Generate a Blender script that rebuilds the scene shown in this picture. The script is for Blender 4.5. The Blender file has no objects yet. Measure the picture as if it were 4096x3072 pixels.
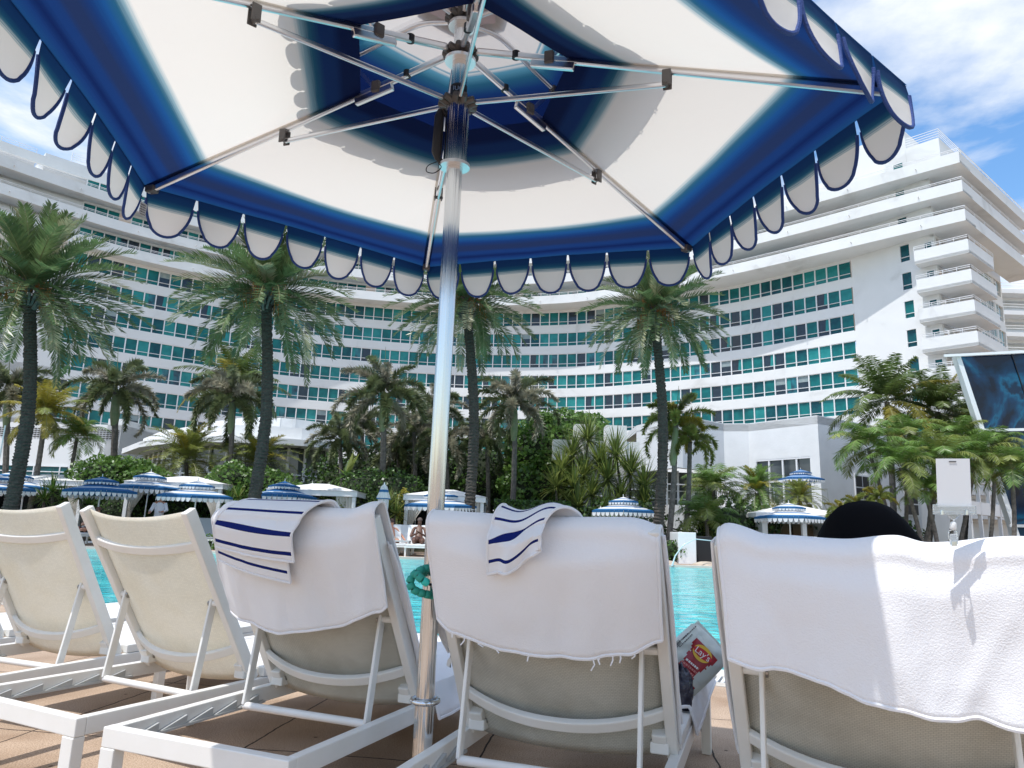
import bpy, bmesh, math, random
from mathutils import Vector as V, Matrix, noise
C = bpy.context; S = C.scene; COL = S.collection
PI = math.pi; R = math.radians

# ------------------------------------------------------------------ camera, sky, sun, exposure
F_PX, PITCH, ROLL, CAM_H = 707.97, 0.204648, 0.033541, 0.87503      # focal length in pixels of a 1024 px wide picture
cp, sp, cr, sr = math.cos(PITCH), math.sin(PITCH), math.cos(ROLL), math.sin(ROLL)
FW = V((0, cp, sp)); _U = V((0, -sp, cp)); _R = V((1, 0, 0))
RT = cr*_R + sr*_U; UP = -sr*_R + cr*_U
CAM = V((0, 0, CAM_H))
cd = bpy.data.cameras.new('camera'); cam = bpy.data.objects.new('camera', cd); COL.objects.link(cam)
cam.matrix_world = Matrix((( RT.x, UP.x, -FW.x, CAM.x), (RT.y, UP.y, -FW.y, CAM.y), (RT.z, UP.z, -FW.z, CAM.z), (0, 0, 0, 1)))
cd.sensor_width = 36; cd.lens = F_PX/1024*36; cd.clip_start = .05; cd.clip_end = 3000
S.camera = cam
def ray(px, py): return FW + RT*((px-512)/F_PX) - UP*((py-384)/F_PX)
def aty(px, py, Y):
    d = ray(px, py); return CAM + d*(Y/d.y)
def atz(px, py, z):
    d = ray(px, py); return CAM + d*((z-CAM.z)/d.z)

SUN = V((-.30, -.29, 1)).normalized()
sd = bpy.data.lights.new('sun', 'SUN'); sd.energy = 3.6; sd.angle = R(.5); sd.color = (1, .98, .95)
so = bpy.data.objects.new('sun', sd); COL.objects.link(so); so.rotation_euler = SUN.to_track_quat('Z', 'Y').to_euler()
so.location = (0, 0, 60)
W = bpy.data.worlds.new('World'); S.world = W; W.use_nodes = True
nt = W.node_tree; N = nt.nodes; Lk = nt.links; N.clear()
out = N.new('ShaderNodeOutputWorld'); bg = N.new('ShaderNodeBackground'); Lk.new(bg.outputs[0], out.inputs[0])
sky = N.new('ShaderNodeTexSky'); sky.sky_type = 'NISHITA'; sky.sun_disc = False
sky.sun_elevation = math.asin(SUN.z); sky.sun_rotation = math.atan2(SUN.x, SUN.y); sky.ozone_density = 2.2; sky.air_density = 1.2
tc = N.new('ShaderNodeTexCoord'); sep = N.new('ShaderNodeSeparateXYZ'); Lk.new(tc.outputs['Generated'], sep.inputs[0])
mx = N.new('ShaderNodeMath'); mx.operation = 'MAXIMUM'; mx.inputs[1].default_value = .08; Lk.new(sep.outputs[2], mx.inputs[0])
dv = N.new('ShaderNodeVectorMath'); dv.operation = 'DIVIDE'; cz = N.new('ShaderNodeCombineXYZ')
for i in range(3): Lk.new(mx.outputs[0], cz.inputs[i])
Lk.new(tc.outputs['Generated'], dv.inputs[0]); Lk.new(cz.outputs[0], dv.inputs[1])
mpg = N.new('ShaderNodeMapping'); mpg.inputs['Location'].default_value = (6.4, 2.3, 0); Lk.new(dv.outputs[0], mpg.inputs[0])
nz = N.new('ShaderNodeTexNoise'); nz.inputs['Scale'].default_value = 1.5; nz.inputs['Detail'].default_value = 9; nz.inputs['Roughness'].default_value = .56
nz.inputs['Distortion'].default_value = .25
Lk.new(mpg.outputs[0], nz.inputs['Vector'])
rp = N.new('ShaderNodeValToRGB'); rp.color_ramp.elements[0].position = .44; rp.color_ramp.elements[1].position = .61
Lk.new(nz.outputs[0], rp.inputs[0])
mixc = N.new('ShaderNodeMix'); mixc.data_type = 'RGBA'; Lk.new(rp.outputs[0], mixc.inputs[0])
hsv = N.new('ShaderNodeHueSaturation'); hsv.inputs['Saturation'].default_value = 1.22; hsv.inputs['Value'].default_value = 1.4
Lk.new(sky.outputs[0], hsv.inputs['Color']); Lk.new(hsv.outputs[0], mixc.inputs[6])
mixc.inputs[7].default_value = (5.9, 6.2, 6.6, 1)
Lk.new(mixc.outputs[2], bg.inputs[0]); bg.inputs[1].default_value = .15
S.view_settings.view_transform = 'Standard'; S.view_settings.look = 'None'; S.view_settings.exposure = .18; S.view_settings.gamma = 1
try:
    S.cycles.use_denoising = True; S.cycles.max_bounces = 7; S.cycles.transparent_max_bounces = 6
except Exception: pass

# ------------------------------------------------------------------ helpers
class MB:
    def __init__(s): s.v = []; s.f = []; s.m = []; s.uv = []
    def add(s, vs, fs, mi=0, uvs=None):
        o = len(s.v); s.v += [tuple(v) for v in vs]
        for f in fs:
            s.f.append(tuple(o+i for i in f)); s.m.append(mi)
            s.uv.append([uvs[i] for i in f] if uvs else None)
    def quad(s, a, b, c, d, mi=0, uv=None): s.add([a, b, c, d], [(0, 1, 2, 3)], mi, uv)
    def obox(s, o, ax, ay, az, mi=0):                                # corner o, three edge vectors
        o = V(o); ax = V(ax); ay = V(ay); az = V(az)
        p = [o, o+ax, o+ax+ay, o+ay, o+az, o+ax+az, o+ax+ay+az, o+ay+az]
        s.add(p, [(3, 2, 1, 0), (4, 5, 6, 7), (0, 1, 5, 4), (1, 2, 6, 5), (2, 3, 7, 6), (3, 0, 4, 7)], mi)
    def box(s, x0, x1, y0, y1, z0, z1, mi=0): s.obox((x0, y0, z0), (x1-x0, 0, 0), (0, y1-y0, 0), (0, 0, z1-z0), mi)
    def bar(s, a, b, w, h, upv=(0, 0, 1), mi=0):                     # rectangular bar from a to b
        a = V(a); b = V(b); t = (b-a).normalized(); u = V(upv); sd_ = t.cross(u).normalized(); u = sd_.cross(t).normalized()
        s.obox(a - sd_*w/2 - u*h/2, sd_*w, u*h, b-a, mi)
    def tube(s, pts, r, n=10, mi=0, caps=True):
        pts = [V(p) for p in pts]; rr = r if isinstance(r, (list, tuple)) else [r]*len(pts)
        t0 = (pts[1]-pts[0]).normalized(); u = t0.orthogonal().normalized(); rings = []
        for i, p in enumerate(pts):
            t = (pts[min(i+1, len(pts)-1)] - pts[max(i-1, 0)]).normalized()
            u = (u - t*u.dot(t)).normalized(); w = t.cross(u)
            rings.append([p + (u*math.cos(2*PI*k/n) + w*math.sin(2*PI*k/n))*rr[i] for k in range(n)])
        vs = [q for g in rings for q in g]; fs = []
        for i in range(len(pts)-1):
            for k in range(n):
                a = i*n+k; b = i*n+(k+1) % n; fs.append((a, b, b+n, a+n))
        if caps: fs.append(tuple(range(n))[::-1]); fs.append(tuple((len(pts)-1)*n+k for k in range(n)))
        s.add(vs, fs, mi)
    def cyl(s, a, b, r, n=16, mi=0): s.tube([a, b], r, n, mi)
    def grid(s, P, mi=0, UVf=None):                                   # P: rows of points
        nr = len(P); nc = len(P[0]); vs = [p for row in P for p in row]
        uv = [UVf(i, j) for i in range(nr) for j in range(nc)] if UVf else None
        fs = [(i*nc+j, i*nc+j+1, (i+1)*nc+j+1, (i+1)*nc+j) for i in range(nr-1) for j in range(nc-1)]
        s.add(vs, fs, mi, uv)
    def ribbon(s, A, B, z0, z1, mi=0):                                # closed prism between two plan polylines
        n = len(A); vs = []
        for a, b in zip(A, B): vs += [(a[0], a[1], z0), (a[0], a[1], z1), (b[0], b[1], z1), (b[0], b[1], z0)]
        fs = []
        for i in range(n-1):
            o = i*4
            for k in range(4): fs.append((o+k, o+4+k, o+4+(k+1) % 4, o+(k+1) % 4))
        fs.append((0, 1, 2, 3)); o = (n-1)*4; fs.append((o+3, o+2, o+1, o))
        s.add(vs, fs, mi)
    def prism(s, poly, z0, z1, mi=0):
        n = len(poly); vs = [(p[0], p[1], z0) for p in poly] + [(p[0], p[1], z1) for p in poly]
        fs = [tuple(range(n))[::-1], tuple(range(n, 2*n))] + [(i, (i+1) % n, (i+1) % n+n, i+n) for i in range(n)]
        s.add(vs, fs, mi)
    def mesh(s, name, mats, smooth=False):
        me = bpy.data.meshes.new(name); me.from_pydata(s.v, [], s.f)
        for m in (mats if isinstance(mats, (list, tuple)) else [mats]): me.materials.append(m)
        me.polygons.foreach_set('material_index', s.m)
        if smooth: me.polygons.foreach_set('use_smooth', [True]*len(s.f))
        if any(u is not None for u in s.uv):
            l = me.uv_layers.new(name='UVMap'); fl = []
            for f, u in zip(s.f, s.uv):
                for k in range(len(f)): fl += list(u[k]) if u else [0, 0]
            l.data.foreach_set('uv', fl)
        me.update()
        if smooth: me.set_sharp_from_angle(angle=R(48))
        return me
    def build(s, name, mats, parent=None, smooth=False, bevel=0):
        o = bpy.data.objects.new(name, s.mesh(name, mats, smooth)); COL.objects.link(o)
        if parent: o.parent = parent
        if bevel:
            b = o.modifiers.new('bevel', 'BEVEL'); b.width = bevel; b.segments = 2; b.limit_method = 'ANGLE'
        return o
def tag(o, label, cat=None, group=None, kind=None):
    if label: o['label'] = label
    if cat: o['category'] = cat
    if group: o['group'] = group
    if kind: o['kind'] = kind
    return o
def thing(name, label, cat, loc=(0, 0, 0), rz=0, group=None):
    o = bpy.data.objects.new(name, None); COL.objects.link(o); o.location = loc; o.rotation_euler = (0, 0, rz); o.empty_display_size = .1
    return tag(o, label, cat, group)
def dup(root, loc, rz=0, label=None, scale=None):
    r = root.copy(); COL.objects.link(r); r.location = loc; r.rotation_euler = (0, 0, rz)
    if scale: r.scale = (scale,)*3 if not isinstance(scale, tuple) else scale
    if label: r['label'] = label
    for ch in list(root.children):
        c = ch.copy(); COL.objects.link(c); c.parent = r
        for g in ch.children:
            d = g.copy(); COL.objects.link(d); d.parent = c
    return r
def lerp(a, b, t): return a + (b-a)*t
def smooth01(t): t = max(0, min(1, t)); return t*t*(3-2*t)
def catmull(pts, n):
    out = []; P = [pts[0]] + list(pts) + [pts[-1]]
    for i in range(1, len(P)-2):
        for k in range(n):
            t = k/n; a, b, c, d = P[i-1], P[i], P[i+1], P[i+2]
            out.append(tuple(.5*((2*b[j]) + (-a[j]+c[j])*t + (2*a[j]-5*b[j]+4*c[j]-d[j])*t*t + (-a[j]+3*b[j]-3*c[j]+d[j])*t**3) for j in range(len(a))))
    out.append(tuple(pts[-1])); return out
def resample(pts, n):
    P = [V((p[0], p[1], 0)) for p in pts]; d = [0]
    for i in range(1, len(P)): d.append(d[-1] + (P[i]-P[i-1]).length)
    out = []; j = 0
    for k in range(n):
        s_ = d[-1]*k/(n-1)
        while j < len(P)-2 and d[j+1] < s_: j += 1
        t = (s_-d[j])/max(1e-9, d[j+1]-d[j]); out.append(P[j].lerp(P[j+1], min(1, t)))
    return out

# ------------------------------------------------------------------ materials
def mat(name, col, rough=.6, metal=0, spec=.5, var=None, vscale=5, bump=0, bscale=50, bdetail=4, transl=0, coord='Object', stops=None, dist=0, **kw):
    m = bpy.data.materials.new(name); m.use_nodes = True; t = m.node_tree; n = t.nodes; l = t.links
    b = n['Principled BSDF']; b.inputs['Base Color'].default_value = (*col, 1); b.inputs['Roughness'].default_value = rough
    b.inputs['Metallic'].default_value = metal; b.inputs['Specular IOR Level'].default_value = spec
    for k, v_ in kw.items(): b.inputs[k.replace('_', ' ')].default_value = v_
    tcn = n.new('ShaderNodeTexCoord'); colout = None
    if var or stops:
        z = n.new('ShaderNodeTexNoise'); z.inputs['Scale'].default_value = vscale; z.inputs['Detail'].default_value = 5; z.inputs['Distortion'].default_value = dist
        l.new(tcn.outputs[coord], z.inputs['Vector']); r_ = n.new('ShaderNodeValToRGB'); l.new(z.outputs[0], r_.inputs[0])
        st = stops or [(.35, col), (.65, var)]
        e = r_.color_ramp.elements
        e[0].position = st[0][0]; e[0].color = (*st[0][1], 1); e[1].position = st[-1][0]; e[1].color = (*st[-1][1], 1)
        for p, c_ in st[1:-1]: q = e.new(p); q.color = (*c_, 1)
        l.new(r_.outputs[0], b.inputs['Base Color']); colout = r_.outputs[0]
    if bump:
        z = n.new('ShaderNodeTexNoise'); z.inputs['Scale'].default_value = bscale; z.inputs['Detail'].default_value = bdetail
        l.new(tcn.outputs[coord], z.inputs['Vector']); bn = n.new('ShaderNodeBump'); bn.inputs['Strength'].default_value = bump; bn.inputs['Distance'].default_value = .02
        l.new(z.outputs[0], bn.inputs['Height']); l.new(bn.outputs[0], b.inputs['Normal'])
    if transl:
        tr = n.new('ShaderNodeBsdfTranslucent'); tr.inputs[0].default_value = (*col, 1)
        if colout: l.new(colout, tr.inputs[0])
        ms = n.new('ShaderNodeMixShader'); ms.inputs[0].default_value = transl
        l.new(b.outputs[0], ms.inputs[1]); l.new(tr.outputs[0], ms.inputs[2]); l.new(ms.outputs[0], n['Material Output'].inputs[0])
    return m
M = {}
M['frame'] = mat('white_powder_coat', (.78, .76, .72), .38, bump=.05, bscale=300, var=(.74, .72, .67), vscale=9)
M['frame_in'] = mat('grey_channel', (.42, .43, .42), .5)
M['bolt'] = mat('steel_bolt', (.35, .34, .32), .3, 1)
M['chrome'] = mat('polished_steel', (.64, .66, .68), .13, 1)
def flute(m, sc=(95, 95, .5), st=.6):
    t = m.node_tree; n = t.nodes; l = t.links; tcn = n.new('ShaderNodeTexCoord'); mp = n.new('ShaderNodeMapping'); mp.inputs['Scale'].default_value = sc; l.new(tcn.outputs['Object'], mp.inputs[0])
    z = n.new('ShaderNodeTexNoise'); z.inputs['Scale'].default_value = 1; z.inputs['Detail'].default_value = 2; l.new(mp.outputs[0], z.inputs['Vector']); bn = n.new('ShaderNodeBump'); bn.inputs['Strength'].default_value = st; bn.inputs['Distance'].default_value = .01
    l.new(z.outputs[0], bn.inputs['Height']); l.new(bn.outputs[0], n['Principled BSDF'].inputs['Normal']); return m
flute(M['chrome'])
M['alu'] = mat('rib_aluminium', (.76, .76, .78), .28, 1)
M['hub'] = mat('grey_moulding', (.09, .085, .085), .45)
M['black'] = mat('black_plastic', (.008, .008, .012), .5)
M['wall'] = mat('white_render', (.76, .765, .75), .8, bump=.15, bscale=6, stops=[(.28, (.64, .64, .62)), (.40, (.74, .745, .73)), (.7, (.78, .785, .77))], vscale=.35, dist=.8)
M['wall2'] = mat('low_building_render', (.80, .80, .79), .8, bump=.3, bscale=9, var=(.75, .75, .74), vscale=1.2)
M['metalwhite'] = mat('white_metal', (.8, .8, .8), .4)
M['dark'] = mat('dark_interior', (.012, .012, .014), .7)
M['canvas'] = mat('white_canvas', (.8, .79, .77), .8, transl=.15, bump=.2, bscale=30)
M['curtain'] = mat('curtain_cloth', (.62, .58, .52), .85, bump=.3, bscale=40)
M['towel'] = mat('white_terry', (.88, .87, .88), .95, spec=.05, bump=.2, bscale=300, bdetail=3, Sheen_Weight=.2, transl=.12)
M['tile'] = mat('coping_stone', (.72, .69, .64), .7, bump=.2, bscale=60, var=(.6, .57, .52), vscale=14)
M['grate'] = mat('gutter_grate', (.72, .72, .71), .5)
M['skin'] = mat('skin', (.55, .27, .17), .5, var=(.48, .22, .14), vscale=12)
M['skind'] = mat('dark_skin', (.12, .055, .035), .5)
M['hair'] = mat('black_knit', (.002, .002, .003), .9, spec=.1)
M['trunk'] = mat('date_trunk', (.075, .062, .05), .95, var=(.045, .038, .032), vscale=14, bump=1, bscale=22)
M['trunk2'] = mat('grey_trunk', (.17, .15, .13), .9, var=(.09, .08, .07), vscale=9, bump=.6, bscale=20)
M['shaft'] = mat('green_crownshaft', (.14, .20, .09), .5, var=(.20, .22, .12), vscale=6)
def leaf(name, c, rough=.42, tr=.3, vs=1.6):
    d = tuple(x*.55 for x in c); h = tuple(min(1, x*1.5) for x in c)
    return mat(name, c, rough, stops=[(.3, d), (.5, c), (.7, h)], vscale=vs, transl=tr, coord='Object')
M['date'] = leaf('date_leaf', (.12, .175, .07), .36, .3)
M['dateb'] = leaf('date_leaf_grey', (.33, .33, .20), .36, .25)
M['fox'] = leaf('plume_leaf', (.15, .18, .08), .45, .25)
M['foxb'] = leaf('plume_leaf_grey', (.31, .29, .21), .5, .25)
M['coco'] = leaf('coconut_leaf', (.12, .17, .045), .38, .35)
M['yel'] = leaf('yellow_leaf', (.30, .26, .04), .45, .4)
M['yg'] = leaf('yellow_green_leaf', (.24, .28, .07), .42, .4)
M['adon'] = leaf('bright_palm_leaf', (.15, .25, .055), .35, .38)
M['pand'] = leaf('screwpine_leaf', (.13, .18, .05), .35, .3)
M['hedge'] = leaf('hedge_leaf', (.085, .17, .03), .4, .35, 6)
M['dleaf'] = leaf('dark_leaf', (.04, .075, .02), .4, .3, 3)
M['core'] = mat('twigs_and_dark_core', (.02, .03, .012), .95)  # twigs, and solid cores painted near-black as shade inside the leaves
M['fruit'] = mat('orange_dates', (.42, .16, .03), .6, var=(.28, .1, .02), vscale=20)
M['blue'] = mat('blue_binding', (.012, .045, .20), .75, bump=.3, bscale=200)

def sling_mat(name, tr, col, mot=.93):
    m = bpy.data.materials.new(name); m.use_nodes = True; t = m.node_tree; n = t.nodes; l = t.links; b = n['Principled BSDF']
    b.inputs['Roughness'].default_value = .75
    tcn = n.new('ShaderNodeTexCoord'); br = n.new('ShaderNodeTexBrick'); br.offset = .5
    br.inputs['Scale'].default_value = 88; br.inputs['Mortar Size'].default_value = .05; br.inputs['Brick Width'].default_value = .9; br.inputs['Row Height'].default_value = .5
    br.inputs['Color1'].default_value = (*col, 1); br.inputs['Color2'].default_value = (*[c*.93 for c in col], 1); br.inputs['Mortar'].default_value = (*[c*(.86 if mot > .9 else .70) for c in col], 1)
    l.new(tcn.outputs['UV'], br.inputs['Vector'])
    z = n.new('ShaderNodeTexNoise'); z.inputs['Scale'].default_value = 7; z.inputs['Detail'].default_value = 8; l.new(tcn.outputs['Object'], z.inputs['Vector'])
    r_ = n.new('ShaderNodeValToRGB'); r_.color_ramp.elements[0].position = .3; r_.color_ramp.elements[0].color = (mot, mot*.985, mot*.95, 1); r_.color_ramp.elements[1].position = .62; r_.color_ramp.elements[1].color = (1, 1, 1, 1)
    l.new(z.outputs[0], r_.inputs[0]); mm = n.new('ShaderNodeMix'); mm.data_type = 'RGBA'; mm.blend_type = 'MULTIPLY'; mm.inputs[0].default_value = 1
    l.new(br.outputs[0], mm.inputs[6]); l.new(r_.outputs[0], mm.inputs[7]); l.new(mm.outputs[2], b.inputs['Base Color'])
    tr_ = n.new('ShaderNodeBsdfTranslucent'); l.new(mm.outputs[2], tr_.inputs[0]); ms = n.new('ShaderNodeMixShader'); ms.inputs[0].default_value = tr
    l.new(b.outputs[0], ms.inputs[1]); l.new(tr_.outputs[0], ms.inputs[2])
    bn = n.new('ShaderNodeBump'); bn.inputs['Strength'].default_value = .4; bn.inputs['Distance'].default_value = .002; l.new(br.outputs['Fac'], bn.inputs['Height']); l.new(bn.outputs[0], b.inputs['Normal'])
    l.new(ms.outputs[0], n['Material Output'].inputs[0]); return m
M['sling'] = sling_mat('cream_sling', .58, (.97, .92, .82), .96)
M['sling_shade'] = sling_mat('shade_grey_sling', .34, (.76, .74, .66), .80)  # same cloth as the cream sling, greyed for shade and more mottled

def canopy_mat(name, stops, tr, streak=.012, sx=18, sy=90):
    """stripes woven into the cloth: colour follows the UV v coordinate (0 at the peak, 1 at the edge)"""
    m = bpy.data.materials.new(name); m.use_nodes = True; t = m.node_tree; n = t.nodes; l = t.links; b = n['Principled BSDF']
    b.inputs['Roughness'].default_value = .85; b.inputs['Specular IOR Level'].default_value = .15
    uv = n.new('ShaderNodeUVMap'); uv.uv_map = 'UVMap'; sx_ = n.new('ShaderNodeSeparateXYZ'); l.new(uv.outputs[0], sx_.inputs[0])
    mp = n.new('ShaderNodeMapping'); mp.inputs['Scale'].default_value = (sx*.12, sy, 1); l.new(uv.outputs[0], mp.inputs[0])
    z = n.new('ShaderNodeTexNoise'); z.inputs['Scale'].default_value = 1.5; z.inputs['Detail'].default_value = 3; l.new(mp.outputs[0], z.inputs['Vector'])
    a = n.new('ShaderNodeMath'); a.operation = 'MULTIPLY_ADD'; a.inputs[1].default_value = streak*2; l.new(z.outputs[0], a.inputs[0])
    s2 = n.new('ShaderNodeMath'); s2.operation = 'SUBTRACT'; s2.inputs[1].default_value = streak; l.new(sx_.outputs[1], s2.inputs[0]); l.new(s2.outputs[0], a.inputs[2])
    r_ = n.new('ShaderNodeValToRGB'); l.new(a.outputs[0], r_.inputs[0]); e = r_.color_ramp.elements
    e[0].position = stops[0][0]; e[0].color = (*stops[0][1], 1); e[1].position = stops[-1][0]; e[1].color = (*stops[-1][1], 1)
    for p, c_ in stops[1:-1]: q = e.new(p); q.color = (*c_, 1)
    l.new(r_.outputs[0], b.inputs['Base Color']); tr_ = n.new('ShaderNodeBsdfTranslucent'); l.new(r_.outputs[0], tr_.inputs[0])
    ms = n.new('ShaderNodeMixShader'); ms.inputs[0].default_value = tr; l.new(b.outputs[0], ms.inputs[1]); l.new(tr_.outputs[0], ms.inputs[2]); l.new(ms.outputs[0], n['Material Output'].inputs[0])
    zb = n.new('ShaderNodeTexNoise'); zb.inputs['Scale'].default_value = 9; zb.inputs['Detail'].default_value = 5
    tco = n.new('ShaderNodeTexCoord'); l.new(tco.outputs['Object'], zb.inputs['Vector'])
    bn = n.new('ShaderNodeBump'); bn.inputs['Strength'].default_value = .25; bn.inputs['Distance'].default_value = .02; l.new(zb.outputs[0], bn.inputs['Height']); l.new(bn.outputs[0], b.inputs['Normal'])
    return m
wht = (.76, .72, .655); te = (.02, .10, .165); te2 = (.09, .26, .35); bl = (.008, .034, .135); nv = (.004, .014, .075); sl = (.014, .028, .085)
M['canopy'] = canopy_mat('striped_canopy', [(.28, nv), (.335, nv), (.355, bl), (.385, bl), (.41, te), (.430, (.22, .34, .38)), (.441, (.60, .62, .59)), (.447, wht), (.772, wht), (.778, (.55, .58, .56)), (.786, (.24, .36, .40)),
    (.802, te), (.825, (.010, .07, .22)), (.85, bl), (.875, sl), (.90, sl), (.915, bl), (.93, bl), (.95, nv), (.97, bl), (.995, (.010, .055, .16))], .46, .006, 18, 170)
M['cap'] = canopy_mat('striped_cap', [(0, (.66, .61, .58)), (.50, (.66, .62, .58)), (.51, te2), (.52, (.6, .58, .55)), (.54, te2), (.60, te), (.68, bl), (.76, nv), (1, nv)], .40, .006, 18, 120)
M['valance'] = canopy_mat('striped_valance', [(0.000, (0.008, 0.034, 0.12)), (0.208, (0.008, 0.042, 0.125)), (0.304, (0.015, 0.085, 0.16)), (0.352, (0.06, 0.17, 0.23)), (0.384, (0.4, 0.46, 0.47)), (0.392, (0.12, 0.24, 0.3)), (0.416, (0.6, 0.6, 0.58)), (0.424, (0.3, 0.4, 0.42)), (0.448, (0.8, 0.76, 0.7)), (1.000, (0.8, 0.77, 0.75))], .30, .012, 30, 50)
M['canopyfar'] = canopy_mat('striped_canopy_far', [(.0, (.8, .8, .8)), (.34, (.8, .8, .8)), (.38, (.03, .14, .36)), (.48, (.06, .22, .42)), (.52, (.82, .82, .82)), (.74, (.84, .84, .84)), (.78, (.12, .32, .50)), (.86, (.03, .13, .34)), (1, (.05, .19, .38))], .3, .004)
M['canopyblue'] = canopy_mat('striped_canopy_blue', [(.0, (.1, .3, .5)), (.15, (.03, .12, .33)), (.50, (.04, .17, .40)), (.54, (.7, .75, .8)), (.60, (.7, .75, .8)), (.66, (.06, .22, .42)), (.84, (.03, .11, .32)), (1, (.04, .15, .34))], .3, .004)
M['valfar'] = canopy_mat('striped_valance_far', [(0, (.025, .10, .26)), (.36, (.04, .16, .32)), (.42, (.8, .8, .8)), (1, (.82, .82, .82))], .3, .003)

def deck_mat():
    m = mat('aggregate_concrete', (.50, .38, .28), .85)
    t = m.node_tree; n = t.nodes; l = t.links; b = n['Principled BSDF']; tcn = n.new('ShaderNodeTexCoord')
    mp = n.new('ShaderNodeMapping'); mp.inputs['Rotation'].default_value = (0, 0, R(7.8)); mp.inputs['Location'].default_value = (.475, .05, 0); l.new(tcn.outputs['Object'], mp.inputs[0])
    dz = n.new('ShaderNodeTexNoise'); dz.inputs['Scale'].default_value = 9; dz.inputs['Detail'].default_value = 8; l.new(mp.outputs[0], dz.inputs['Vector'])
    vm = n.new('ShaderNodeVectorMath'); vm.operation = 'MULTIPLY_ADD'; vm.inputs[1].default_value = (.022, .022, 0); l.new(dz.outputs['Color'], vm.inputs[0]); l.new(mp.outputs[0], vm.inputs[2])
    br = n.new('ShaderNodeTexBrick'); br.offset = 0; br.inputs['Scale'].default_value = 1; br.inputs['Brick Width'].default_value = .93; br.inputs['Row Height'].default_value = .98
    br.inputs['Mortar Size'].default_value = .0045; br.inputs['Mortar Smooth'].default_value = .15
    br.inputs['Color1'].default_value = (1, 1, 1, 1); br.inputs['Color2'].default_value = (.9, .88, .86, 1); br.inputs['Mortar'].default_value = (.06, .05, .045, 1); l.new(vm.outputs[0], br.inputs['Vector'])
    z1 = n.new('ShaderNodeTexNoise'); z1.inputs['Scale'].default_value = 190; z1.inputs['Detail'].default_value = 3; l.new(tcn.outputs['Object'], z1.inputs['Vector'])
    r1 = n.new('ShaderNodeValToRGB'); e = r1.color_ramp.elements; e[0].position = .33; e[0].color = (.29, .205, .14, 1); e[1].position = .6; e[1].color = (.58, .46, .355, 1); l.new(z1.outputs[0], r1.inputs[0])
    z2 = n.new('ShaderNodeTexNoise'); z2.inputs['Scale'].default_value = 2.2; z2.inputs['Detail'].default_value = 8; l.new(tcn.outputs['Object'], z2.inputs['Vector'])
    r2 = n.new('ShaderNodeValToRGB'); e = r2.color_ramp.elements; e[0].position = .3; e[0].color = (.74, .68, .62, 1); e[1].position = .7; e[1].color = (1.06, 1.03, 1, 1); l.new(z2.outputs[0], r2.inputs[0])
    a = n.new('ShaderNodeMix'); a.data_type = 'RGBA'; a.blend_type = 'MULTIPLY'; a.inputs[0].default_value = 1; l.new(r1.outputs[0], a.inputs[6]); l.new(r2.outputs[0], a.inputs[7])
    c_ = n.new('ShaderNodeMix'); c_.data_type = 'RGBA'; c_.blend_type = 'MULTIPLY'; c_.inputs[0].default_value = 1; l.new(a.outputs[2], c_.inputs[6]); l.new(br.outputs[0], c_.inputs[7])
    vz = n.new('ShaderNodeTexVoronoi'); vz.inputs['Scale'].default_value = 7; l.new(tcn.outputs['Object'], vz.inputs['Vector']); rs_ = n.new('ShaderNodeValToRGB'); e = rs_.color_ramp.elements; e[0].position = .045; e[0].color = (.25, .2, .17, 1); e[1].position = .075; e[1].color = (1, 1, 1, 1); l.new(vz.outputs['Distance'], rs_.inputs[0])
    z3 = n.new('ShaderNodeTexNoise'); z3.inputs['Scale'].default_value = .9; z3.inputs['Detail'].default_value = 6; z3.inputs['Distortion'].default_value = 1; l.new(tcn.outputs['Object'], z3.inputs['Vector']); r3 = n.new('ShaderNodeValToRGB'); e = r3.color_ramp.elements; e[0].position = .36; e[0].color = (.70, .64, .58, 1); e[1].position = .55; e[1].color = (1, 1, 1, 1); l.new(z3.outputs[0], r3.inputs[0])
    d1 = n.new('ShaderNodeMix'); d1.data_type = 'RGBA'; d1.blend_type = 'MULTIPLY'; d1.inputs[0].default_value = 1; l.new(c_.outputs[2], d1.inputs[6]); l.new(rs_.outputs[0], d1.inputs[7])
    d2 = n.new('ShaderNodeMix'); d2.data_type = 'RGBA'; d2.blend_type = 'MULTIPLY'; d2.inputs[0].default_value = 1; l.new(d1.outputs[2], d2.inputs[6]); l.new(r3.outputs[0], d2.inputs[7]); l.new(d2.outputs[2], b.inputs['Base Color'])
    bn = n.new('ShaderNodeBump'); bn.inputs['Strength'].default_value = .5; bn.inputs['Distance'].default_value = .003; l.new(z1.outputs[0], bn.inputs['Height']); l.new(bn.outputs[0], b.inputs['Normal'])
    return m
M['deck'] = deck_mat()
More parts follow.
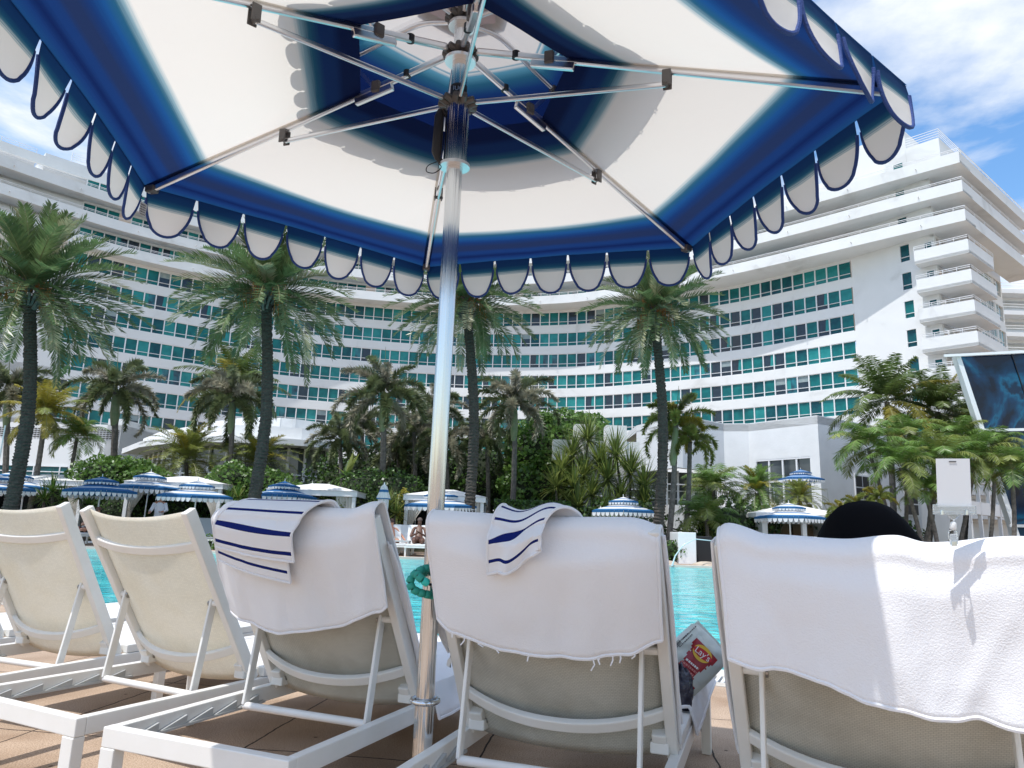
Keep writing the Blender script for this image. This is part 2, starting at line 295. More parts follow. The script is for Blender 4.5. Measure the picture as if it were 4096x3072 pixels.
def water_mat():
    m = mat('pool_water', (.02, .5, .54), .05, IOR=1.33)
    t = m.node_tree; n = t.nodes; l = t.links; b = n['Principled BSDF']; tcn = n.new('ShaderNodeTexCoord')
    mp = n.new('ShaderNodeMapping'); mp.inputs['Scale'].default_value = (1, 1.7, 1); l.new(tcn.outputs['Object'], mp.inputs[0])
    z = n.new('ShaderNodeTexNoise'); z.inputs['Scale'].default_value = 1.3; z.inputs['Detail'].default_value = 5; z.inputs['Distortion'].default_value = 1.4; l.new(mp.outputs[0], z.inputs['Vector'])
    r_ = n.new('ShaderNodeValToRGB'); e = r_.color_ramp.elements; e[0].position = .38; e[0].color = (.010, .34, .39, 1); e[1].position = .64; e[1].color = (.10, .66, .66, 1); l.new(z.outputs[0], r_.inputs[0]); l.new(r_.outputs[0], b.inputs['Base Color'])  # pale streaks like caustics painted into the water colour
    z2 = n.new('ShaderNodeTexNoise'); z2.inputs['Scale'].default_value = 3.2; z2.inputs['Detail'].default_value = 4; z2.inputs['Distortion'].default_value = .6; l.new(mp.outputs[0], z2.inputs['Vector'])
    bn = n.new('ShaderNodeBump'); bn.inputs['Strength'].default_value = .8; bn.inputs['Distance'].default_value = .07; l.new(z2.outputs[0], bn.inputs['Height']); l.new(bn.outputs[0], b.inputs['Normal'])
    return m
M['water'] = water_mat()
def glassy(name, c, c2, rough=.06, spec=.8, vs=.8):
    return mat(name, c, rough, spec=spec, stops=[(.35, c), (.65, c2)], vscale=vs)
GL = [glassy('teal_curtain_glass', (.006, .11, .115), (.010, .18, .175), .12, .25, 1.1), glassy('teal_glass_light', (.015, .20, .20), (.03, .27, .26), .12, .25, 1.1), glassy('teal_glass_deep', (.004, .055, .075), (.008, .11, .12), .12, .25, 1.1),
      glassy('dark_open_window', (.012, .022, .035), (.02, .035, .05), .1, .5, 2), glassy('half_curtain_glass', (.01, .03, .05), (.02, .22, .25), .1, .5, .9)]
M['skyglass'] = mat('tinted_blue_glass', (.004, .03, .09), .05, spec=.35, stops=[(.38, (.002, .006, .02)), (.50, (.003, .035, .09)), (.56, (.006, .10, .19)), (.60, (.003, .02, .05))], vscale=.38, dist=1.2, bump=.12, bscale=.6, bdetail=1)  # reflected streaks painted into the glass as navy and blue bands
M['greyglass'] = mat('grey_glass', (.05, .06, .065), .05, spec=.8, stops=[(.3, (.03, .04, .045)), (.7, (.16, .18, .18))], vscale=.35, dist=.5)

# ------------------------------------------------------------------ ground, deck, pool
def line_pt(a, d, t): return (a[0]+d[0]*t, a[1]+d[1]*t)
pd = V((.914, -.405, 0)).normalized(); pn = V((-pd.y, pd.x, 0))          # pool's near edge runs beside the lounger row
P0 = V((1.45, 5.08, 0))
b = MB(); b.quad((-1200, -300, -.8), (1200, -300, -.8), (1200, 1500, -.8), (-1200, 1500, -.8)); tag(b.build('ground', mat('soil', (.16, .13, .09), .95, var=(.11, .09, .06), vscale=.3)), None, kind='structure')
def near(t, off): q = P0 + pd*t + pn*off; return (q.x, q.y)
b = MB(); b.prism([near(-45, -.56), near(-45, -60), near(45, -60), near(45, -.56)], -.8, 0); tag(b.build('near_deck', M['deck']), None, kind='structure')
b = MB(); b.prism([near(-45, -.555), near(45, -.555), near(45, -.44), near(-45, -.44)], -.8, .003); tag(b.build('stone_edging', mat('worn_stone', (.55, .50, .43), .8, var=(.42, .38, .33), vscale=25)), None, kind='structure')
b = MB(); b.prism([near(-45, -.435), near(45, -.435), near(45, -.19), near(-45, -.19)], -.8, -.03, 1)
k = -9
while k < 12:
    a0 = V((*near(k, -.43), .003)); b.obox(a0, pd*.022, pn*.235, (0, 0, -.028), 0); k += .04
tag(b.build('gutter_grate', [M['grate'], M['dark']]), None, kind='structure')
b = MB(); b.prism([near(-45, -.185), near(45, -.185), near(45, .02), near(-45, .02)], -.8, .004); tag(b.build('pool_coping', M['tile'], bevel=.01), None, kind='structure')
far = catmull([(-60, 19.5), (-25, 20.6), (-12.2, 21.1), (-8.3, 20.8), (-3.4, 21.3), (0, 21.6), (4.9, 22.0), (6.8, 22.0), (9, 21.6), (13, 20.5), (18, 18), (26, 12), (34, 3)], 8)
farn = [(x*1.008, y+.35) for x, y in far]
b = MB(); b.ribbon(far, farn, -.8, .03); tag(b.build('far_coping', mat('pale_pink_coping', (.66, .55, .47), .7, var=(.58, .47, .4), vscale=2)), None, kind='structure')
b = MB(); b.prism([(p[0], p[1]) for p in farn] + [(80, 3), (300, 3), (300, 300), (-300, 300), (-300, 19), (-70, 19.5)], -.8, .02); tag(b.build('far_deck', M['deck']), None, kind='structure')
b = MB(); b.quad((*near(-80, -.05), -.035), (*near(80, -.05), -.035), (80, 60, -.035), (-120, 60, -.035)); tag(b.build('pool_water', M['water']), None, kind='structure')
b = MB(); b.ribbon([(-30, 26.5), (30, 26.5)], [(-45, 70), (45, 70)], .021, .10); tag(b.build('planting_bed', mat('mulch', (.07, .055, .035), .95, var=(.04, .05, .02), vscale=1.5, bump=1, bscale=12)), None, kind='structure')

# ------------------------------------------------------------------ hotel
hotel = thing('hotel_building', 'white curved multi-storey hotel with rows of teal windows behind the palms', 'hotel', (0, 85, 0))
def hp(o): o.parent = hotel; o.matrix_parent_inverse = Matrix.Translation((0, -85, 0)); return o
Fc = catmull([(-60, 62.5), (-56.5, 67), (-52, 72), (-47.5, 76.2), (-42.5, 80.5), (-33, 86.8), (-21.8, 91), (-8, 93), (5.8, 91.3), (15, 87.2), (25.1, 80.2), (30.6, 75), (35.2, 70.1)], 8)
FW_ = resample(Fc, 140)
def arc(pts):
    d = [0]
    for i in range(1, len(pts)): d.append(d[-1]+(pts[i]-pts[i-1]).length)
    return d
FD = arc(FW_)
def on(s_, off=0):
    import bisect
    i = max(0, min(len(FD)-2, bisect.bisect_right(FD, s_)-1)); t = (s_-FD[i])/(FD[i+1]-FD[i]); p = FW_[i].lerp(FW_[i+1], t)
    a = (FW_[min(i+2, len(FW_)-1)]-FW_[max(i-1, 0)]).normalized(); nn = V((a.y, -a.x, 0))
    return p + nn*off, a, nn
def offs(pts, o):
    r_ = []
    for i, p in enumerate(pts):
        a = (pts[min(i+1, len(pts)-1)]-pts[max(i-1, 0)]).normalized(); r_.append(p + V((a.y, -a.x, 0))*o)
    return r_
WT0, ST = 29.9, 2.9
sdir = V((.775, .632, 0)).normalized(); fdir = V((.69, -.72, 0)).normalized()
FCOR = V((41.1, 60.25, 0)); ICOR = V((40.0, 63.4, 0))
mw = MB()
inner = offs(FW_, -.35)
for k in range(-4, 7):
    top = WT0-ST*k-1.84
    h = 1.06
    mw.ribbon(FW_, inner, top-h, top)
mw.ribbon(offs(FW_, -.02), inner, -.7, WT0-ST*7)
# left end without windows, the blank wall on the right and the walls round the corner tower
iL = next(i for i, p in enumerate(FW_) if p.x > -49.3)+1
mw.ribbon([p for p in FW_[:iL]], [p for p in inner[:iL]], 8, 36.5)
e0 = FW_[-1]; wdir = (ICOR-e0).normalized(); wn = V((wdir.y, -wdir.x, 0))
WL = (ICOR-e0).length; wa = WL*.60
mw.ribbon([e0, e0+wdir*wa], [e0-wn*.4, e0+wdir*wa-wn*.4], -.7, 36.2)
mw.ribbon([e0+wdir*(wa+.95), ICOR], [e0+wdir*(wa+.95)-wn*.4, ICOR-wn*.4], -.7, 36.2)
for k in range(-3, 9): mw.ribbon([e0+wdir*wa, e0+wdir*(wa+.95)], [e0+wdir*wa-wn*.4, e0+wdir*(wa+.95)-wn*.4], WT0-ST*k-1.75-1.15, WT0-ST*k-1.75)
# side wall of the tower: solid below each strip of windows
sn = V((sdir.y, -sdir.x, 0)); send = ICOR + sdir*18.5
for k in range(-3, 9):
    zb = WT0-ST*k-1.75-1.15
    mw.ribbon([ICOR, send], [ICOR-sn*.4, send-sn*.4], zb, zb+1.15)
for j in range(8):
    q = ICOR + sdir*(18.5*j/7); mw.ribbon([q, q+sdir*.25], [q-sn*.3, q+sdir*.25-sn*.3], -.7, 37)
hp(mw.build('wall', M['wall']))
mr = MB(); mr.prism([(p.x, p.y) for p in offs(FW_, -.5)] + [(41, 64.5), (56, 76.5), (60, 120), (-90, 120)], 35.9, 36.1); hp(mr.build('roof', M['wall']))
# continuous balcony bands of the three upper storeys
fr = [V((x, y, 0)) for x, y in [(p[0], p[1]) for p in catmull([(-62, 57), (-57.5, 62.3), (-53.2, 67.3), (-48.3, 73), (-43.5, 77.6), (-34, 84), (-22.3, 88.6), (-8, 90.4), (5.3, 88.4), (14, 84.0), (23.6, 76.6), (32, 68.9)], 8)]]
fr += [V((36.5, 64.5, 0)), FCOR]
frr = resample([(p.x, p.y) for p in fr], 140)
bk = resample([(p.x, p.y) for p in list(FW_)+[ICOR]], 140)
S1 = FCOR + sdir*21
for i in range(3):
    zb = WT0+.25+ST*i; g = MB()
    g.ribbon(frr, bk, zb, zb+.25); g.ribbon(frr, offs(frr, -.18), zb+.25, zb+1.15)
    g.ribbon([FCOR, S1], [FCOR-sn*2.6+wdir*0, S1-sn*2.6], zb+.002, zb+.248); g.ribbon([FCOR-sdir*.0, S1], [FCOR-sn*.18, S1-sn*.18], zb+.25, zb+1.152)
    g.ribbon([FCOR+(ICOR-FCOR)*.0, ICOR], [FCOR+sdir*2.6, ICOR+sdir*2.6], zb+.004, zb+.246)
    bd = hp(g.build('balcony_band', M['wall']))
    rl = MB()
    for zz in (1.32, 1.47): rl.tube([p+V((0, 0, zb+zz)) for p in frr]+[S1+V((0, 0, zb+zz))], 0.035 if zz > 1.4 else .022, 5)
    for j in range(0, 140, 3): p = frr[j]; rl.cyl(p+V((0, 0, zb+1.1)), p+V((0, 0, zb+1.47)), .025, 4)
    for j in range(1, 9): p = FCOR+sdir*j*2.6; rl.cyl(p+V((0, 0, zb+1.1)), p+V((0, 0, zb+1.47)), .025, 4)
    ro = rl.build('railing', M['metalwhite'], bd)
    for j in range(2, 140, 7):
        p = frr[j]; a = (frr[min(139, j+1)]-frr[j-1]).normalized(); nn = V((a.y, -a.x, 0)); sc_ = MB(); sc_.cyl(p+nn*.02+V((0, 0, zb+.4)), p+nn*.35+V((0, 0, zb+.45)), .05, 5)
        sc_.build('drain_spout', M['metalwhite'], bd)
# corner balconies of the storeys below
BL = FCOR - fdir*4.5
for i in range(6):
    zb = WT0-2.6-ST*i; g = MB(); E1 = FCOR+sdir*6.6
    g.prism([(BL.x, BL.y), (FCOR.x, FCOR.y), (E1.x, E1.y), ((E1-sn*2.4).x, (E1-sn*2.4).y), (ICOR.x, ICOR.y), ((BL-sn*.0+V((1.0, 1.0, 0))).x, (BL+V((1.0, 1.0, 0))).y)], zb-.28, zb)
    for a_, b_ in ((BL, FCOR), (FCOR, E1)):
        d = (b_-a_).normalized(); nn = V((d.y, -d.x, 0)); g.ribbon([a_, b_], [a_-nn*.16, b_-nn*.16], zb-.30, zb+1.05)
    bd = hp(g.build('corner_balcony', M['wall'])); rl = MB()
    for zz in (1.28, 1.45): rl.tube([BL+V((0, 0, zb+zz)), FCOR+V((0, 0, zb+zz)), E1+V((0, 0, zb+zz))], .03, 5)
    for t in range(5):
        for a_, b_ in ((BL, FCOR), (FCOR, E1)): p = a_.lerp(b_, t/4); rl.cyl(p+V((0, 0, zb+1)), p+V((0, 0, zb+1.45)), .022, 4)
    rl.build('railing', M['metalwhite'], bd)
    # door and window behind the balcony
    dn = MB(); q = ICOR+wdir*-.95+wn*.03; dn.obox(q+V((0, 0, zb)), wdir*.8, wn*.04, (0, 0, 2.25)); dd = hp(dn.build('balcony_door', M['metalwhite']))
    gp = MB(); gp.obox(q+wdir*.1+wn*.045+V((0, 0, zb+1.6)), wdir*.6, wn*.01, (0, 0, .5)); gp.obox(q+wdir*.1+wn*.045+V((0, 0, zb+.2)), wdir*.6, wn*.01, (0, 0, 1.2)); gp.build('door_glass', GL[2], dd)
# penthouse
xyt = lambda p: (p.x, p.y)
pp = MB(); i0 = 6; pf = offs(FW_, -1.2)[i0:]; pb = offs(FW_, -6)[i0:]
pp.ribbon(pf[:9], pb[:9], 36.1, 39.6); pp.ribbon(pf[9:40], pb[9:40], 36.1, 40.6); pp.ribbon(pf[40:], pb[40:], 36.1, 40.2)
qa = FCOR+V((.2, 3.0, 0)); qb = qa-fdir*3; pp.prism([xyt(qb), xyt(qa), xyt(qa+sdir*9), xyt(qb+sdir*9)], 36.1, 40.3); qc = qb-fdir*8; pp.prism([xyt(qc), xyt(qb-fdir*.01), xyt(qb+sdir*6), xyt(qc+sdir*6)], 36.1, 42.3)
hp(pp.build('penthouse', M['wall']))
for path, z in ((pf[:9], 39.9), (pf[12:40], 40.9), ([qb, qa, qa+sdir*6], 40.5)):
    rl = MB()
    for j in range(4): rl.tube([p+V((0, 0, z+j*.26)) for p in path], .033, 4)
    for p in path[::2]: rl.cyl(p+V((0, 0, z-.4)), p+V((0, 0, z+.8)), .035, 4)
    hp(rl.build('roof_railing', M['metalwhite']))
# windows: one mesh shared by each glass tone
SHEER = mat('sheer_blind', (.30, .36, .36), .6, var=(.22, .30, .31), vscale=2)
def win_mesh(w, h, gi, name='window'):
    b = MB(); b.box(-w/2, -w/2+.11, -.05, .12, 0, h, 0); b.box(-w/2+.112, w/2-.002, -.02, .06, h*.25, h*.25+.05, 0); b.box(-w/2+.112, w/2-.002, -.02, .06, h-.06, h-.001, 0); b.box(-w/2+.112, w/2-.002, -.02, .06, .001, .05, 0)
    b.quad((-w/2+.11, .09, .05), (w/2, .09, .05), (w/2, .09, h*.25), (-w/2+.11, .09, h*.25), 1); b.quad((-w/2+.11, .09, h*.25+.05), (w/2, .09, h*.25+.05), (w/2, .09, h-.05), (-w/2+.11, .09, h-.05), 1)
    if gi == 5: b.quad((w/2-(w-.11)*.38, .085, h*.25+.05), (w/2, .085, h*.25+.05), (w/2, .085, h-.05), (w/2-(w-.11)*.30, .085, h-.05), 2)
    if gi == 6: b.quad((-w/2+.11, .085, h*.62), (w/2, .085, h*.62), (w/2, .085, h-.05), (-w/2+.11, .085, h-.05), 2)
    if gi in (3, 4):                                                  # blind or curtain drawn part way
        b.quad((-w/2+.11, .085, h*.25+.05), (-w/2+.11+(w-.11)*(.4 if gi == 4 else .08), .085, h*.25+.05), (-w/2+.11+(w-.11)*(.34 if gi == 4 else .08), .085, h-.05), (-w/2+.11, .085, h-.05), 2)
    return b.mesh(name, [M['metalwhite'], GL[gi if gi < 5 else 3], (GL[0], GL[0], GL[0], GL[0], GL[1], GL[1], SHEER)[gi]])
pitch = 1.25; WM = [win_mesh(pitch+.004, 1.84, g_) for g_ in range(7)]
rng = random.Random(7); cand = []
s0 = min(d_ for d_, p in zip(FD, FW_) if p.x > -49.3); s1 = FD[-1]-.15
nw = int((s1-s0)/pitch); pit = (s1-s0)/nw
for k in range(-3, 7):
    for j in range(nw):
        s_ = s0+(j+.5)*pit
        if k < 0 and (rng.random() < .06 or j > nw-4): continue
        p, a, nn = on(s_, -.06); g_ = rng.choices(range(7), (36, 17, 17, 11, 9, 7, 3))[0]
        cand.append(((p-CAM).length + (30 if k < 0 else 0), p+V((0, 0, WT0-ST*k-1.84+(.18 if k < 0 else 0))), math.atan2(a.y, a.x), g_))
for k in range(-3, 8):                                                # tall single windows beside the corner balconies
    p = e0+wdir*(wa+.475)-wn*.06; cand.append((0, p+V((0, 0, WT0-ST*k-1.75)), math.atan2(wdir.y, wdir.x), rng.choice((0, 2, 2))))
for k in range(0, 5):
    for j in range(12):
        p = ICOR+sdir*(9.2+j*.76)-sn*.06; cand.append((1+.01*j, p+V((0, 0, WT0-ST*k-1.75)), math.atan2(sdir.y, sdir.x), rng.choice((1, 1, 4))))
cand.sort(key=lambda c: c[0])
for c_ in cand[:100]:
    o = bpy.data.objects.new('window', WM[c_[3]]); COL.objects.link(o); hp(o); o.location = c_[1]; o.rotation_euler = (0, 0, c_[2])
    if c_[0] < 5: o.scale = (.74 if c_[0] > .5 else .76, 1, 1.03)
ms = [MB() for _ in range(1)]; mb = ms[0]
allm = [M['metalwhite']] + GL + [SHEER]
for c_ in cand[100:]:
    T = Matrix.Translation(c_[1]) @ Matrix.Rotation(c_[2], 4, 'Z'); me = WM[c_[3]]
    o_ = len(mb.v); mb.v += [tuple(T @ v.co) for v in me.vertices]
    for pl in me.polygons:
        mb.f.append(tuple(o_+i for i in pl.vertices)); mb.m.append({0: 0, 1: 1+(c_[3] if c_[3] < 5 else 3), 2: (2 if c_[3] in (4, 5) else 6 if c_[3] == 6 else 1)}[pl.material_index]); mb.uv.append(None)
wo = hp(mb.build('window', allm)); wo['kind'] = 'stuff'
# building behind on the far right
db = thing('distant_tower', 'white apartment tower with railed balconies at the right edge behind the hotel', 'building', (70, 95, 0)); g = MB(); rl = MB()
for i in range(11):
    z = 4+i*3.1; g.box(-14, 20, 0, 12, z, z+1.9); g.box(-15.5, 20, -2, 0.0, z+.4, z+1.0)
    for zz in (1.5, 1.9): rl.cyl((-15.5, -2, z+zz), (20, -2, z+zz), .04, 5)
g.box(-13, 20, 1, 12, 0, 37); g.build('wall', M['wall'], db); rl.build('railing', M['metalwhite'], db)

# ------------------------------------------------------------------ low buildings by the pool
ZL = 7.9
def xy(p): return (p.x, p.y)
lc = [atz(650+x_*.113, 387.5+y_*.113, ZL) for x_, y_ in ((1480, 245), (870, 318), (650, 318), (240, 240), (-120, 330))]
lowb = thing('pool_restaurant', 'low white building with a gridded window and angled roofline right of centre', 'building', (lc[1].x, lc[1].y, 0))
def lp(o): o.parent = lowb; o.matrix_parent_inverse = Matrix.Translation((-lc[1].x, -lc[1].y, 0)); return o
g = MB(); Pw = [xy(p) for p in lc]
def wallseg(g, a, b_, z0, z1, th=.35, mi=0):
    a = V((a[0], a[1], 0)); b_ = V((b_[0], b_[1], 0)); d = (b_-a).normalized(); nn = V((-d.y, d.x, 0)); g.ribbon([a, b_], [a+nn*th, b_+nn*th], z0, z1, mi)
# main wall with the window opening: built of pieces round it
A_, B_ = V((*Pw[1], 0)), V((*Pw[0], 0)); L1 = (B_-A_).length; dm = (B_-A_).normalized()
w0, w1 = L1*.09, L1*.88; zt = 5.6; zb_ = 1.6
wallseg(g, A_, A_+dm*w0, 0, ZL); wallseg(g, A_+dm*w1, B_, 0, ZL); wallseg(g, A_+dm*w0, A_+dm*w1, zt, ZL); wallseg(g, A_+dm*w0, A_+dm*w1, 0, zb_)
wallseg(g, Pw[2], Pw[1], 0, ZL); wallseg(g, Pw[3], Pw[2], 4.8, ZL); wallseg(g, Pw[4], Pw[3], 4.8, ZL-.4)
Bk = B_ + V((14, 9, 0)); wallseg(g, B_, Bk, 0, ZL-.002)
g.prism([Pw[4], Pw[3], Pw[2], Pw[1], Pw[0], xy(Bk), (Bk.x-10, Bk.y+20), (Pw[4][0], Pw[4][1]+22)], ZL-.5, ZL-.05)
lp(g.build('wall', M['wall2']))
g = MB(); nn = V((-dm.y, dm.x, 0))
for i in range(5): q = A_+dm*(w0+(w1-w0)*i/4); g.obox(q-dm*.05+nn*.02+V((0, 0, zb_)), dm*.1, nn*.1, (0, 0, zt-zb_))
for z in (zb_, 2.9, 4.2, zt-.1): g.obox(A_+dm*w0+nn*.01+V((0, 0, z)), dm*(w1-w0), nn*.12, (0, 0, .1))
wf = lp(g.build('window_frame', M['metalwhite'])); g = MB(); g.obox(A_+dm*w0+nn*.14+V((0, 0, zb_)), dm*(w1-w0), nn*.03, (0, 0, zt-zb_)); g.build('window_glass', M['greyglass'], wf)
# side windows on the shaded wall
ds = (Bk-B_).normalized(); ns = V((ds.y, -ds.x, 0))
for t in (3.2, 8.5):
    g = MB()
    q = B_+ds*t+ns*.01+V((0, 0, 2.6)); g.obox(q, ds*1.5, ns*.06, (0, 0, 2.2), 0)
    for i in range(2):
        for j in range(3): g.obox(q+ds*(.08+i*.7)+ns*.065+V((0, 0, .08+j*.7)), ds*.62, ns*.01, (0, 0, .62), 1)
    lp(g.build('side_window', [M['metalwhite'], M['dark']]))
# recess under the overhang: dark glazing, columns, terrace
g = MB(); a = V((*Pw[3], 0))+V((0, 3, 0)); c_ = V((*Pw[2], 0))+V((0, 2, 0)); wallseg(g, a-V((8, 0, 0)), c_, 2.6, 4.9, .1); lp(g.build('recess_glazing', M['greyglass']))
g = MB()
for t in (0, .22, .5, .8, 1): q = a.lerp(c_, t); g.box(q.x-.06, q.x+.06, q.y-.1, q.y, 2.6, 4.9)
for z in (3.2, 3.7): g.bar(a+V((-8, -.08, z)), c_+V((0, -.08, z)), .06, .06)
lp(g.build('recess_frame', M['metalwhite']))
g = MB()
for px in (574, 606): q = aty(px, 500, 31); g.box(q.x, q.x+.9, 31, 31.9, 0, 5.6)
g.box(aty(552, 500, 31).x, aty(640, 500, 31).x, 31.1, 38, 4.0, 4.9); lp(g.build('column', M['wall2']))
# terrace with a solid front below the recess
ter = thing('terrace', 'raised white terrace with a glass and steel rail below the restaurant', 'terrace', (11, 33, 0))
q0 = aty(668, 520, 33); q1 = aty(830, 520, 33)
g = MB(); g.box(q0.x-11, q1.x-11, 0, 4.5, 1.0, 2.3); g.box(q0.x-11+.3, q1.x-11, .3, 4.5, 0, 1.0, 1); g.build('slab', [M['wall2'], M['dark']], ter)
g = MB(); 
for i in range(7): x_ = lerp(q0.x, q1.x, i/6)-11; g.cyl((x_, .1, 2.3), (x_, .1, 3.25), .025, 6)
g.cyl((q0.x-11, .1, 3.25), (q1.x-11, .1, 3.25), .02, 6); g.build('rail', M['alu'], ter)

# curved glass pavilion on the left
pav = thing('curved_pavilion', 'low curved glass pavilion with a white flat roof behind the left cabanas', 'building', (-14, 46, 0))
ro_ = [atz(x_, y_, 5.4) for x_, y_ in ((122, 450), (140, 443), (170, 439), (215, 437.5), (265, 439), (310, 442), (352, 447))]
ro_ = [V((p.x, p.y, 0)) for p in ro_]; rs = resample(ro_, 30); bkp = offs(rs, -9)
g = MB(); g.ribbon(rs, bkp, 5.15, 5.5); g.ribbon(offs(rs, -1.2), offs(rs, -8), 5.5, 6.3); g.ribbon(offs(rs, -4), offs(rs, -8), 6.3, 7.2)
def pv(o): o.parent = pav; o.matrix_parent_inverse = Matrix.Translation((14, -46, 0)); return o
pv(g.build('roof', M['wall']))
gl = offs(rs, -1.5); g = MB(); g.ribbon(gl, offs(rs, -1.6), 0, 5.15); pv(g.build('glazing', M['greyglass']))
g = MB()
for i in range(0, 30, 2): q = gl[i]; g.cyl(q+V((0, -.08, 0)), q+V((0, -.08, 5.15)), .09, 6)
for z in (2.2, 3.6): g.tube([p+V((0, -.08, z)) for p in gl], .05, 4)
pv(g.build('mullion', M['metalwhite']))
# podium wall at far left with a louvre strip and a window strip
pod = thing('podium_wing', 'plain white wing with a long strip window at the left behind the palms', 'building', (-30, 44, 0))
a = atz(-60, 420, 8.4); c_ = atz(122, 425, 8.4); a.z = c_.z = 0; d = (c_-a).normalized(); nn = V((d.y, -d.x, 0)); LL = (c_-a).length
g = MB(); g.obox(a, d*LL, -nn*8, (0, 0, 8.4)); g.obox(c_-d*1.2, d*1.2, -nn*8, (0, 0, 8.9))
def pq(o): o.parent = pod; o.matrix_parent_inverse = Matrix.Translation((30, -44, 0)); return o
pq(g.build('wall', M['wall']))
g = MB(); g.obox(a+nn*.03+V((0, 0, 3.5)), d*(LL-4), nn*.02, (0, 0, 1.3)); pq(g.build('window_strip', GL[2]))
g = MB()
for z in (3.45, 3.9, 4.35, 4.8): g.obox(a+nn*.055+V((0, 0, z)), d*(LL-4), nn*.05, (0, 0, .07))
k = 0
while k < LL-4: g.obox(a+d*k+nn*.055+V((0, 0, 3.5)), d*.08, nn*.07, (0, 0, 1.3)); k += 2.2
pq(g.build('window_frame', M['metalwhite']))
g = MB()
for i in range(40):
    for z in range(5): g.obox(a+d*(LL*.28+i*.28)+nn*.02+V((0, 0, 7.2+z*.17)), d*.2, nn*.03, (0, 0, .09))
pq(g.build('vent_grille', M['hub']))

# leaning glass building at the right edge
gb = thing('slanted_glass_building', 'dark blue glass building with a slanted white edge at the right', 'building', (20, 29, 0))
Yg = 29; tl = aty(959, 357, Yg); bl_ = aty(1018, 536, Yg); tl2 = tl; tr_ = V((tl.x+16, Yg-2.5, tl.z+.9)); br_ = V((bl_.x+16, Yg-1, 0))
def gp_(o): o.parent = gb; o.matrix_parent_inverse = Matrix.Translation((-20, -29, 0)); return o
slope = (bl_.x-tl.x)/(tl.z-bl_.z); bl0 = V((bl_.x+slope*bl_.z, Yg, 0))
g = MB(); g.add([tl, tr_, br_, bl0, tl+V((9, 12, 0)), tr_+V((6, 12, 0)), br_+V((6, 12, 0)), bl0+V((9, 12, 0))], [(3, 2, 1, 0), (4, 5, 6, 7), (0, 1, 5, 4), (2, 3, 7, 6), (1, 2, 6, 5), (3, 0, 4, 7)]); gp_(g.build('glazing', M['skyglass']))
g = MB(); dS = (bl0-tl); e_ = V((-.30, -.12, 0)); g.obox(tl+V((-.2, -.12, 0)), V((.2, 0, 0)), V((0, .3, 0)), dS)
for t in (0, .36, .80):
    q = tl.lerp(bl0, t); q2 = tr_.lerp(br_, t); g.bar(q+V((-.3 if t else -.7, -.1, .0)), q2+V((0, -.1, 0)), .08, .11)
gp_(g.build('frame', M['metalwhite']))
g = MB()
for i in range(1, 9):
    f = i/8; g.bar(tl.lerp(tr_, f)+V((0, -.04, 0)), bl0.lerp(br_, f)+V((0, -.04, 0)), .035, .035, (0, 1, 0))
gp_(g.build('mullion', M['black']))

# ------------------------------------------------------------------ palms and planting
def leaflet(mb, p, d, nrm, L, w, mi=0):
    d = d.normalized(); s_ = d.cross(nrm)
    if s_.length < 1e-4: s_ = d.orthogonal()
    s_ = s_.normalized()*w*.5
    mb.add([p-s_*.5, p+d*L*.45-s_, p+d*L, p+d*L*.45+s_, p+s_*.5], [(0, 1, 2, 3, 4)], mi)
def frond(mb, o, az, el, L, droop, n, ll, lw, kind, rng, mi=0, ri=2, rw=.02):
    segs = 12; p = V(o); pts = [p.copy()]; tans = []; twist = rng.uniform(-.15, .15)
    for i in range(segs):
        s_ = (i+.5)/segs; e = el - droop*(s_**1.4); a = az + twist*s_
        t = V((math.cos(e)*math.cos(a), math.cos(e)*math.sin(a), math.sin(e))); tans.append(t); p = p + t*(L/segs); pts.append(p.copy())
    tans.append(tans[-1])
    for i in range(segs):                                             # midrib
        t = tans[i]; sd_ = t.cross(V((0, 0, 1))); sd_ = (sd_.normalized() if sd_.length > .01 else V((1, 0, 0)))*rw*(1-.8*i/segs)
        up_ = sd_.cross(t).normalized()*rw*.6*(1-.8*i/segs); sd2 = sd_*(1-.8/segs)
        mb.add([pts[i]-sd_, pts[i]+up_, pts[i]+sd_, pts[i+1]-sd2, pts[i+1]+up_*.9, pts[i+1]+sd2], [(0, 1, 4, 3), (1, 2, 5, 4), (2, 0, 3, 5)], ri)
    for j in range(n):
        s_ = .10+.90*(j+.5)/n; f = s_*segs; i = min(segs-1, int(f)); q = pts[i].lerp(pts[i+1], f-i); t = tans[i]
        sd_ = t.cross(V((0, 0, 1))); sd_ = sd_.normalized() if sd_.length > .02 else V((1, 0, 0)); up_ = sd_.cross(t).normalized()
        prof = (math.sin(PI*min(1, .18+.75*s_)))**.6
        if kind == 'plume':
            for k in range(3):
                an = rng.uniform(0, 2*PI); d = t*.55 + (sd_*math.cos(an)+up_*math.sin(an))*.8 + V((0, 0, -.12)); leaflet(mb, q, d, t, ll*prof*rng.uniform(.7, 1.1), lw, mi)
        else:
            for sg in (-1, 1):
                if kind == 'date': d = sd_*sg*.62 + t*.72 + up_*rng.uniform(.12, .38)
                elif kind == 'coco': d = sd_*sg*.8 + t*.42 + V((0, 0, -1))*rng.uniform(.25, .75) + up_*.15
                else: d = sd_*sg*.75 + t*.55 + up_*rng.uniform(-.1, .35)
                leaflet(mb, q + sd_*sg*rw*.5, d + V([rng.uniform(-.1, .1) for _ in range(3)]), up_ + sd_*sg*rng.uniform(-.6, .6), ll*prof*rng.uniform(.85, 1.12), lw, mi)
